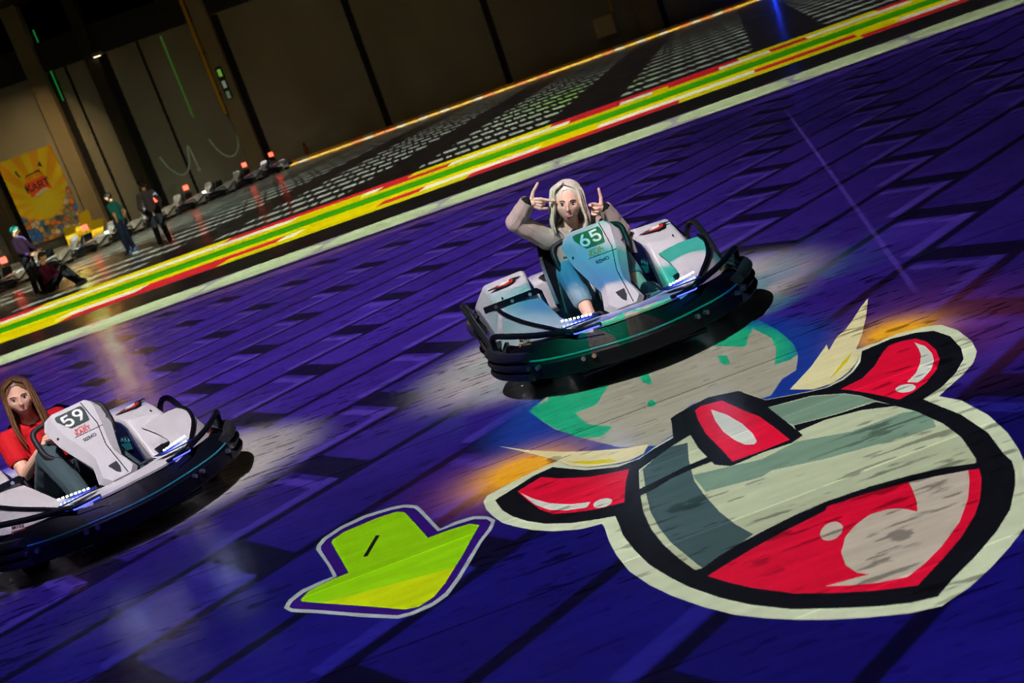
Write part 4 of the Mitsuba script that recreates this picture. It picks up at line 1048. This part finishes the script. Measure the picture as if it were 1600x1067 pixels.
def head_shape():
    s = trimesh.creation.icosphere(5)
    n = s.vertices.copy()
    x, y, z = n.T
    X, Y, Z = x * .094, y * .073, z * .118
    jaw = np.clip(-z, 0, 1)
    Y *= 1 - .34 * jaw ** 1.5
    X = np.where(x > 0, X * (1 - .10 * jaw), X * (1 - .25 * jaw))
    front = np.clip(x, 0, 1)
    X += front * (-.006 * (np.abs(y) < .8))
    g = lambda cy, cz, sy, sz: np.exp(-((y - cy) / sy) ** 2 - ((z - cz) / sz) ** 2) * (x > 0)
    X += .012 * g(0, -.10, .10, .22) + .013 * g(0, -.22, .13, .08)             # nose
    X += .003 * g(.13, -.24, .07, .06) + .003 * g(-.13, -.24, .07, .06)
    X -= .010 * (g(.42, .03, .20, .12) + g(-.42, .03, .20, .12))               # sockets
    X += .004 * (g(.42, .22, .26, .08) + g(-.42, .22, .26, .08))               # brow
    X += .005 * g(0, -.50, .26, .10) + .009 * g(0, -.86, .26, .16)             # mouth and chin
    Y += np.sign(y) * .004 * np.exp(-((np.abs(y) - .75) / .3) ** 2 - ((z + .15) / .25) ** 2)
    s.vertices = np.stack([X, Y, Z], 1)
    return s


HEAD = head_shape()
EAR = hull([(-.005, .070, .01, .012), (-.018, .078, .022, .012), (-.008, .074, -.028, .008)], 8)


def rot(yaw=0, pitch=0, roll=0):
    """yaw to the left, pitch down, roll to the right, degrees; x forward, y left, z up"""
    a, b, c = map(math.radians, (yaw, pitch, roll))
    Z = np.array([[math.cos(a), -math.sin(a), 0], [math.sin(a), math.cos(a), 0], [0, 0, 1]])
    Y = np.array([[math.cos(b), 0, math.sin(b)], [0, 1, 0], [-math.sin(b), 0, math.cos(b)]])
    X = np.array([[1, 0, 0], [0, math.cos(c), -math.sin(c)], [0, math.sin(c), math.cos(c)]])
    return Z @ Y @ X


def at(c, R):
    m = np.eye(4)
    m[:3, :3], m[:3, 3] = R, c
    return m


def moved(mesh, m):
    t = mesh.copy()
    t.apply_transform(m)
    return t


def hand_bones(W, d, s, curl, thumb=(0.5, 0.2), size=1.0):
    """W wrist, d towards the fingers, s towards the thumb; the palm faces cross(s, d)... curl: four bends, 0 straight to 1 closed"""
    W, d, s = (np.asarray(v, float) for v in (W, d, s))
    d /= np.linalg.norm(d)
    s = s - d * (s @ d)
    s /= np.linalg.norm(s)
    n = np.cross(s, d)
    out = [(W, .022 * size, W + d * .04 * size, .022 * size)]
    for o, L in ((.030, .95), (.010, 1.05), (-.010, 1.0), (-.029, .80)):
        k = W + d * .085 * size + s * o * size
        out.append((W + d * .02 * size + s * o * .5 * size, .015 * size, k, .0125 * size))
        p, a = k, 0.0
        cu = curl[(.030, .010, -.010, -.029).index(o)]
        for seg, r in ((.040, .0105), (.026, .0095), (.022, .0085)):
            a += cu * math.radians(78)
            q = p + (d * math.cos(a) + n * math.sin(a)) * seg * L * size
            out.append((p, r * size, q, (r - .001) * size))
            p = q
    b = W + d * .025 * size + s * .022 * size
    t1 = b + (d * math.cos(thumb[0] * 1.6) * 1.0 + s * math.sin(thumb[0] * 1.6) + n * thumb[1]) * .045 * size
    dd = d * math.cos(thumb[0] * 1.3) + s * math.sin(thumb[0] * 1.3) + n * thumb[1]
    t2 = t1 + dd / np.linalg.norm(dd) * .034 * size
    t3 = t2 + dd / np.linalg.norm(dd) * .026 * size
    return out + [(b, .015 * size, t1, .0125 * size), (t1, .0115 * size, t2, .0105 * size), (t2, .0105 * size, t3, .0085 * size)]


def shoe(heel, toe, upv, r=.036):
    heel, toe, upv = (np.asarray(v, float) for v in (heel, toe, upv))
    d = (toe - heel) / np.linalg.norm(toe - heel)
    s = np.cross(upv, d)
    b = [(*(heel + upv * .03), .034), (*(heel + upv * .075), .030), (*(heel + d * .10 + upv * .035), .034), (*(toe - d * .06 + s * .012 + upv * .015), .030), (*(toe - d * .06 - s * .012 + upv * .015), .030), (*(toe - d * .02), .020)]
    top = hull(b, 14)
    sole = hull([(*(heel - upv * .005), .028), (*(toe - d * .06 + s * .016 - upv * .012), .026), (*(toe - d * .06 - s * .016 - upv * .012), .026), (*(toe - d * .015 - upv * .014), .016)], 10)
    return top, sole


def face_parts(base, c, R, tw, iris='iris_dark', lip='lip_rose', brow='brow_brown', look=(0, 0)):
    M_ = at(c, R)
    for sg in (1, -1):
        e = trimesh.creation.icosphere(2, .0135)
        e.vertices *= [.9, 1.15, .72]
        e.apply_translation([.0625, sg * .0305, .004])
        k = add(base + '__eye', moved(e, M_), 'eye_white', True, tw=tw)
        i = trimesh.creation.icosphere(2, .0062)
        i.vertices *= [.55, 1, 1]
        i.apply_translation([.0726, sg * .0305 + look[0], .004 + look[1]])
        add(k + '__iris', moved(i, M_), 'iris_dark', True, tw=tw)
        lid = tube(spline([(.0665, sg * .0160, .004), (.0745, sg * .024, .0120), (.0735, sg * .034, .0130), (.0625, sg * .0465, .006)], 4), .0022, 6)
        add(base + '__eyelid', moved(lid, M_), 'iris_dark', True, tw=tw)
        br = tube(spline([(.0865, sg * .014, .0225), (.0825, sg * .028, .0290), (.0720, sg * .048, .025)], 5), np.array([.0028] * 6 + [.0022] * 4 + [.001])[:11], 6)
        add(base + '__eyebrow', moved(br, M_), brow, True, tw=tw)
    up_ = hull([(.0790, y, -.0555 - .002 * (abs(y) > .01), r) for y, r in ((0, .0030), (.008, .0034), (-.008, .0034), (.0245, .0013), (-.0245, .0013))], 8)
    lo_ = hull([(.0785, y, -.0645 + .003 * (abs(y) > .01), r) for y, r in ((0, .0040), (.010, .0036), (-.010, .0036), (.0235, .0013), (-.0235, .0013))], 8)
    add(base + '__lips', moved(cat_(up_, lo_), M_), lip, True, tw=tw)


def lock(pts, r0, r1=0.004, n=7, flat=.5):
    s = spline(pts, 6)
    t = np.linspace(0, 1, len(s))
    return tube(s, np.interp(t, [0, .12, .7, 1], [r0 * .5, r0, r0 * .85, r1]), n, flat=flat)


def hair_mesh(length, seed, part_y=0.012, n_side=15, flare=1.0, fringe=0.0):
    """locks from a parting down both sides and the back; head frame"""
    rng = np.random.default_rng(seed)
    cap = hull([(-.022, 0, .042, .092), (-.045, 0, .0, .083), (-.002, .0, .052, .075), (-.05, 0, -.05, .06)], 32)
    face_cut = hull([(.12, 0, -.02, .078), (.12, 0, -.11, .085), (.105, 0, .052, .056), (.13, 0, .06, .05)], 24)
    out = [tm(man(cap) - man(face_cut))]
    for sg in (1, -1):
        for i in range(n_side):
            t = i / (n_side - 1)                       # 0 at the brow, 1 at the nape
            a = math.radians(50 + 110 * t)
            fx, fy = math.cos(a), math.sin(a)
            top = np.array([.052 - .115 * t, part_y + sg * .005, .122 - .024 * t ** 2])
            mid = np.array([.078 * fx - .014, part_y * .4 + sg * (.071 * fy + .008 * flare), .076])
            low = np.array([.088 * fx - .014, sg * (.084 * fy + .012 * flare), -.02])
            L = length * (1 + .10 * (rng.random() - .5))
            end = np.array([.088 * fx - .010 - .02 * t, sg * (.082 * fy + .026 * flare), -L * .62])
            tip = np.array([.084 * fx - .004 - .02 * t, sg * (.070 * fy + .022 * flare), -L])
            j = lambda k: rng.normal(0, k, 3)
            out.append(lock([top, mid + j(.002), low + j(.003), end + j(.005), tip + j(.008)], .0175 + .004 * rng.random()))
    for i in range(9):
        y = (i - 4) * .018
        out.append(lock([(-.06, y * .5, .10), (-.105, y, .03), (-.112, y * 1.1, -.05), (-.10, y * 1.2, -length * .75), (-.092, y * 1.2, -length * (1 + .08 * rng.random()))], .02))
    return cat_(*out)


def person(base, label, group=None):
    i, b = 0, base
    while any(k == b or k.startswith(b + '__') for k in scene) or b in labels:
        i += 1
        b = f'{base}_{i:03d}'
    tag(b, label, 'person', group)
    return b


def V(*a):
    return np.array(a, float)


# ---- the blonde driver of kart 65 (kart coordinates: x forward, y to the kart's left)
tw = kart_tw(*KART_A)
b = person('person', 'blonde person in a beige jacket sitting in kart 65 with both hands raised')
HC, HR = V(-.375, .035, .812), rot(-14, 3, -13) * 1.06
hipL, hipR, kneeL, kneeR, ankL, ankR = V(-.36, .09, .18), V(-.36, -.09, .18), V(.10, .13, .50), V(.12, -.165, .50), V(.40, .165, .335), V(.44, -.175, .275)
shL, shR = V(-.47, .165, .60), V(-.47, -.145, .63)
elL, wrL = V(-.42, .30, .53), V(-.36, .235, .705)
elR, wrR = V(-.42, -.305, .80), V(-.35, -.205, .905)
handR = hand_bones(wrR, V(.25, .85, -.45), V(.1, .25, .95), (.05, .75, .85, .35), (.95, .05), .98)
handL = hand_bones(wrL, V(.30, -.80, .25), V(.1, .15, .95), (.35, .8, .85, .8), (.95, .05), .98)
body = [(V(-.38, 0, .20), .13, V(-.46, 0, .42), .125), (V(-.46, 0, .42), .12, V(-.475, 0, .57), .10), (shL, .055, shR, .055), (V(-.47, .01, .60), .06, V(-.425, .025, .70), .048), (V(-.425, .025, .70), .047, HC - HR @ V(.01, 0, .06), .046),
        (shL, .052, elL, .040), (elL, .038, wrL, .026), (shR, .052, elR, .040), (elR, .038, wrR, .026), (hipL, .085, kneeL, .060), (kneeL, .055, ankL, .034), (hipR, .085, kneeR, .060), (kneeR, .055, ankR, .034)]
skin = man(chain(body, .02, 6)) + man(chain(handR, .0045, 4, 12)) + man(chain(handL, .0045, 4, 12)) + man(moved(HEAD, at(HC, HR))) + man(moved(cat_(EAR), at(HC, HR))) + man(moved(mir(EAR), at(HC, HR)))
add(b + '__body', tm(skin), 'skin_fair', 50, tw=tw)
face_parts(b, HC, HR, tw, look=(-.001, -.001))
add(b + '__hair', moved(hair_mesh(.175, 5, part_y=-.018, flare=1.15), at(HC, HR)), 'hair_blonde', True, tw=tw)
ring = [HC + HR @ V(.012, -.078, -.075) + HR @ V(.006 * math.sin(a), .028 * math.sin(a), .032 * math.cos(a)) for a in np.linspace(0, 2 * math.pi, 24, endpoint=False)]
add(b + '__earring', tube(ring, .0018, 6, closed=True), 'silver_ring', True, tw=tw)
rnd = np.random.default_rng(3)
up1 = lambda p, q, t: p + (q - p) * t
jk = [(V(-.39, 0, .24), .150, V(-.465, 0, .42), .145), (V(-.465, 0, .42), .14, V(-.475, 0, .56), .115), (shL, .072, shR, .072), (shL, .074, up1(shL, elL, .6), .062), (up1(shL, elL, .6), .066, elL, .060), (elL, .062, up1(elL, wrL, .5), .052), (up1(elL, wrL, .5), .056, wrL, .047),
      (shR, .074, up1(shR, elR, .6), .062), (up1(shR, elR, .6), .067, elR, .060), (elR, .064, up1(elR, wrR, .5), .054), (up1(elR, wrR, .5), .058, wrR, .048)]
jm = chain(jk, .014, 6)
jm.vertices += jm.vertex_normals * (.010 * (meshkit.fbm(jm.vertices * 14, 3, 2) - .5))[:, None]
jm = man(jm)
for w, e in ((wrL, elL), (wrR, elR)):
    d = (e - w) / np.linalg.norm(e - w)
    cut = tm(m3.Manifold.cylinder(.12, .065, .065, 20))
    cut.apply_transform(frame(w - d * .10 + d * .0, np.cross(d, [.3, .8, .2]), np.cross(d, np.cross(d, [.3, .8, .2]))))
    z = np.array([0, 0, 1.0])
    jm = jm.trim_by_plane([float(v) for v in d], float(w @ d - 10)) if False else jm - man(hull([(*(w - d * .03), .05), (*(w - d * .09), .09)], 16))
neck_cut = hull([(-.425, .025, .70, .055), (-.36, .02, .62, .03), (-.40, .03, .76, .08)], 16)
add(b + '__jacket', tm(jm - man(neck_cut)), 'jacket_beige', 50, tw=tw)
for w, e in ((wrL, elL), (wrR, elR)):
    d = (e - w) / np.linalg.norm(e - w)
    add(b + '__jacket__cuff_lining', chain([(w + d * .012, .040, w + d * .05, .042)], .01, 2), 'jacket_lining', True, tw=tw)
col = [tube(spline([(-.475, .11 * s, .655), (-.43, .10 * s + .02, .685), (-.385, .075 * s + .02, .655), (-.335, .045 * s + .01, .575)], 5), np.linspace(.020, .012, 16), 8, flat=.55) for s in (1, -1)]
add(b + '__jacket__collar', cat_(*col), 'jacket_beige', True, tw=tw)
add(b + '__top', chain([(V(-.345, .01, .50), .05, V(-.375, .015, .60), .045)], .012, 3), 'cloth_black', True, tw=tw)
jn = chain([(V(-.38, .05, .18), .135, V(-.38, -.05, .18), .135), (hipL, .11, kneeL, .078), (kneeL, .076, up1(kneeL, ankL, .62), .060), (hipR, .11, kneeR, .078), (kneeR, .076, up1(kneeR, ankR, .62), .060)], .014, 6)
jn.vertices += jn.vertex_normals * (.008 * (meshkit.fbm(jn.vertices * 16, 3, 5) - .5))[:, None]
jn = man(jn)
for kn, an in ((kneeL, ankL), (kneeR, ankR)):
    d = (kn - an) / np.linalg.norm(kn - an)
    pl_ = up1(kn, an, .66)
    far = hull([(*(pl_ - d * .085), .080)], 16)
    jn = jn - man(far)
add(b + '__jeans', tm(jn), 'jeans_pale', 50, tw=tw)
for an, toe in ((ankL, ankL + V(.135, .045, .03)), (ankR, ankR + V(.13, -.01, .05))):
    heel = an + V(.015, 0, -.075)
    sh, so = shoe(heel, toe + V(.03, 0, -.03), V(-.35, 0, .93))
    k = add(b + '__shoe', sh, 'shoe_black', True, tw=tw)
    add(k + '__sole', so, 'sole_pale', True, tw=tw)

# ---- the driver of kart 59
tw = kart_tw(*KART_B)
b = person('person', 'person with long brown hair and a red T-shirt steering kart 59 at the left edge')
HC, HR = V(-.33, -.10, .825), rot(-14, 4, -2)
oy = -.075
hipL, hipR, kneeL, kneeR, ankL, ankR = V(-.36, .09 + oy, .18), V(-.36, -.09 + oy, .18), V(.08, .08, .47), V(.07, -.17, .49), V(.45, .15, .25), V(.42, -.17, .24)
shL, shR = V(-.44, .155 + oy, .60), V(-.42, -.175 + oy, .595)
elL, wrL = V(-.22, .16, .42), V(-.02, .02, .40)
elR, wrR = V(-.26, -.265, .395), V(-.015, -.165, .545)
handR = hand_bones(wrR, V(.75, .10, .55), V(-.35, .55, .65), (.45, .5, .55, .6), (.8, .5))
handL = hand_bones(wrL, V(.80, -.15, -.25), V(0, -.7, .5), (.6, .65, .7, .7), (.7, .4))
body = [(V(-.38, oy, .20), .125, V(-.43, oy, .42), .115), (V(-.43, oy, .42), .115, V(-.445, oy, .57), .10), (shL, .052, shR, .052), (V(-.44, oy, .60), .058, V(-.39, oy - .01, .715), .047), (V(-.39, oy - .01, .715), .045, HC - HR @ V(.01, 0, .06), .044),
        (shL, .050, elL, .038), (elL, .036, wrL, .025), (shR, .050, elR, .039), (elR, .037, wrR, .025), (hipL, .085, kneeL, .060), (kneeL, .055, ankL, .034), (hipR, .085, kneeR, .060), (kneeR, .055, ankR, .034)]
skin = man(chain(body, .018, 6)) + man(chain(handR, .0045, 4, 12)) + man(chain(handL, .0045, 4, 12)) + man(moved(HEAD, at(HC, HR))) + man(moved(EAR, at(HC, HR))) + man(moved(mir(EAR), at(HC, HR)))
add(b + '__body', tm(skin), 'skin_warm', 50, tw=tw)
face_parts(b, HC, HR, tw)
add(b + '__hair', moved(hair_mesh(.30, 9, part_y=.004, flare=.55), at(HC, HR)), 'hair_brown', True, tw=tw)
ts = chain([(V(-.385, oy, .25), .142, V(-.43, oy, .42), .132), (V(-.43, oy, .42), .130, V(-.445, oy, .56), .115), (shL, .068, shR, .068), (shL, .068, up1(shL, elL, .55), .060), (shR, .068, up1(shR, elR, .58), .062)], .013, 6)
ts.vertices += ts.vertex_normals * (.008 * (meshkit.fbm(ts.vertices * 14, 3, 8) - .5))[:, None]
ts = man(ts) - man(hull([(-.39, oy, .705, .060), (-.35, oy, .66, .03)], 16))
for s_, e in ((shL, elL), (shR, elR)):
    d = (e - s_) / np.linalg.norm(e - s_)
    ts = ts - man(hull([(*(up1(s_, e, .58) + d * .085), .082)], 16))
add(b + '__t_shirt', tm(ts), 'shirt_red', 50, tw=tw)
tr = chain([(V(-.38, .05 + oy, .18), .13, V(-.38, -.05 + oy, .18), .13), (hipL, .105, kneeL, .078), (kneeL, .076, ankL, .054), (hipR, .105, kneeR, .080), (kneeR, .078, ankR, .054)], .014, 6)
tr.vertices += tr.vertex_normals * (.009 * (meshkit.fbm(tr.vertices * 15, 3, 12) - .5))[:, None]
add(b + '__trousers', tr, 'trousers_grey', 50, tw=tw)
wb = [wrR + .027 * (V(0, 1, 0) * math.cos(a) + V(-.55, 0, .83) * math.sin(a)) for a in np.linspace(0, 2 * math.pi, 20, endpoint=False)]
add(b + '__bracelet', tube([p - V(.02, 0, .012) for p in wb], .004, 6, closed=True), 'logo_gold', True, tw=tw)
for an in (ankL, ankR):
    sh, so = shoe(an + V(.01, 0, -.07), an + V(.17, 0, .015), V(-.35, 0, .93))
    k = add(b + '__shoe', sh, 'shoe_black', True, tw=tw)
    add(k + '__sole', so, 'sole_pale', True, tw=tw)
    ch = tube(spline([an + V(.05, .045 * s, .01) for s in (-1, 0, 1)], 4), .006, 6)


# ---- people by the queue of parked karts
def bystander(label, x, y, yaw, top_mat, leg_mat, pose, hair='hair_dark', skin_mat='skin_warm', sleeves=True, extra=None):
    b = person('person', label)
    tw = kart_tw(x, y, yaw)
    J = pose
    HC, HR = J['head'], rot(*J.get('turn', (0, 5, 0)))
    pel, ch = J['pelvis'], J['chest']
    sd = J.get('side', V(0, 1, 0))
    sL, sR, hL, hR = ch + sd * .17, ch - sd * .17, pel + sd * .09, pel - sd * .09
    bones = [(pel, .13, up1(pel, ch, .5), .12), (up1(pel, ch, .5), .12, ch, .11), (sL, .055, sR, .055), (ch, .06, HC - HR @ V(.02, 0, .09), .05)]
    for s_, e, w in ((sL, J['elL'], J['wrL']), (sR, J['elR'], J['wrR'])):
        bones += [(s_, .05, e, .04), (e, .038, w, .027)]
    for h_, k_, a_ in ((hL, J['knL'], J['anL']), (hR, J['knR'], J['anR'])):
        bones += [(h_, .085, k_, .06), (k_, .056, a_, .036)]
    sk = man(chain(bones, .03, 4, 12)) + man(moved(HEAD, at(HC, HR))) + man(moved(EAR, at(HC, HR))) + man(moved(mir(EAR), at(HC, HR)))
    for e, w, sg in ((J['elL'], J['wrL'], 1), (J['elR'], J['wrR'], -1)):
        sk = sk + man(chain(hand_bones(w, w - e, V(.8, 0, .2) if abs((w - e)[2]) > .1 else V(0, 0, 1), (.3, .35, .4, .4)), .012, 2, 8))
    add(b + '__body', tm(sk), skin_mat, 50, tw=tw)
    cap = man(hull([(-.02, 0, .035, .088), (-.04, 0, .0, .078), (.005, 0, .045, .078)], 20)) - man(hull([(.12, 0, -.03, .075), (.10, 0, .0, .05), (.1, 0, -.12, .08)], 16))
    add(b + '__hair', moved(tm(cap), at(HC, HR)), hair, 50, tw=tw)
    tb = [(pel + (ch - pel) * .12, .148, up1(pel, ch, .5), .138), (up1(pel, ch, .5), .138, ch, .125), (sL, .07, sR, .07)]
    for s_, e, w in ((sL, J['elL'], J['wrL']), (sR, J['elR'], J['wrR'])):
        tb += [(s_, .068, e, .055), (e, .054, w - (w - e) * .08, .042)] if sleeves else [(s_, .068, up1(s_, e, .55), .062)]
    add(b + ('__sweater' if sleeves else '__t_shirt'), chain(tb, .03, 4, 12), top_mat, 50, tw=tw)
    lb = [(hL, .125, hR, .125)]
    for h_, k_, a_ in ((hL, J['knL'], J['anL']), (hR, J['knR'], J['anR'])):
        lb += [(h_, .105, k_, .078), (k_, .076, a_, .062)]
    add(b + '__trousers', chain(lb, .03, 4, 12), leg_mat, 50, tw=tw)
    for a_ in (J['anL'], J['anR']):
        tv = J.get('toe', V(1, 0, 0))
        sh, so = shoe(a_ + V(0, 0, -.055) - tv * .03, a_ + V(0, 0, -.05) + tv * .18, V(0, 0, 1))
        k = add(b + '__shoe', sh, 'shoe_black', True, tw=tw)
        add(k + '__sole', so, 'sole_pale', True, tw=tw)
    return b


stand = dict(head=V(.03, 0, 1.62), pelvis=V(0, 0, .92), chest=V(0, 0, 1.38), knL=V(.03, .11, .50), knR=V(.02, -.11, .50), anL=V(0, .13, .09), anR=V(-.03, -.12, .09))
bystander('person in a teal T-shirt and blue jeans standing by the parked karts', -8.72, 31.1, math.radians(165), 'cloth_teal', 'cloth_denim',
          {**stand, 'elL': V(-.08, .24, 1.10), 'wrL': V(-.03, .16, .88), 'elR': V(-.13, -.24, 1.12), 'wrR': V(.05, -.20, .92), 'turn': (10, 8, 0)}, sleeves=False)
bystander('person in a grey sweater and black trousers standing by the parked karts', -7.55, 30.1, math.radians(100), 'cloth_grey', 'cloth_black',
          {**stand, 'elL': V(-.03, .27, 1.12), 'wrL': V(.10, .22, .92), 'elR': V(-.05, -.27, 1.12), 'wrR': V(.10, -.20, .93), 'turn': (15, 12, 0)})
bystander('person in a purple top standing at the left edge behind the sitting person', -10.35, 28.3, math.radians(-15), 'cloth_purple', 'cloth_black',
          {**stand, 'elL': V(.10, .25, 1.14), 'wrL': V(.26, .16, 1.02), 'elR': V(.06, -.25, 1.14), 'wrR': V(.24, -.16, 1.0), 'turn': (20, 14, 0)}, hair='cloth_teal')  # teal light on the head is put into the hair colour
bystander('person in a maroon sweater sitting on the floor near the left edge', -9.75, 27.4, math.radians(-12), 'cloth_maroon', 'cloth_black',
          dict(head=V(.10, 0, .86), pelvis=V(0, 0, .14), chest=V(.04, 0, .58), knL=V(.42, .13, .46), knR=V(.46, -.13, .40), anL=V(.66, .12, .09), anR=V(.72, -.12, .09), elL=V(.14, .25, .36), wrL=V(.36, .16, .44), elR=V(.16, -.25, .35), wrR=V(.38, -.16, .40), turn=(0, 20, 0)))
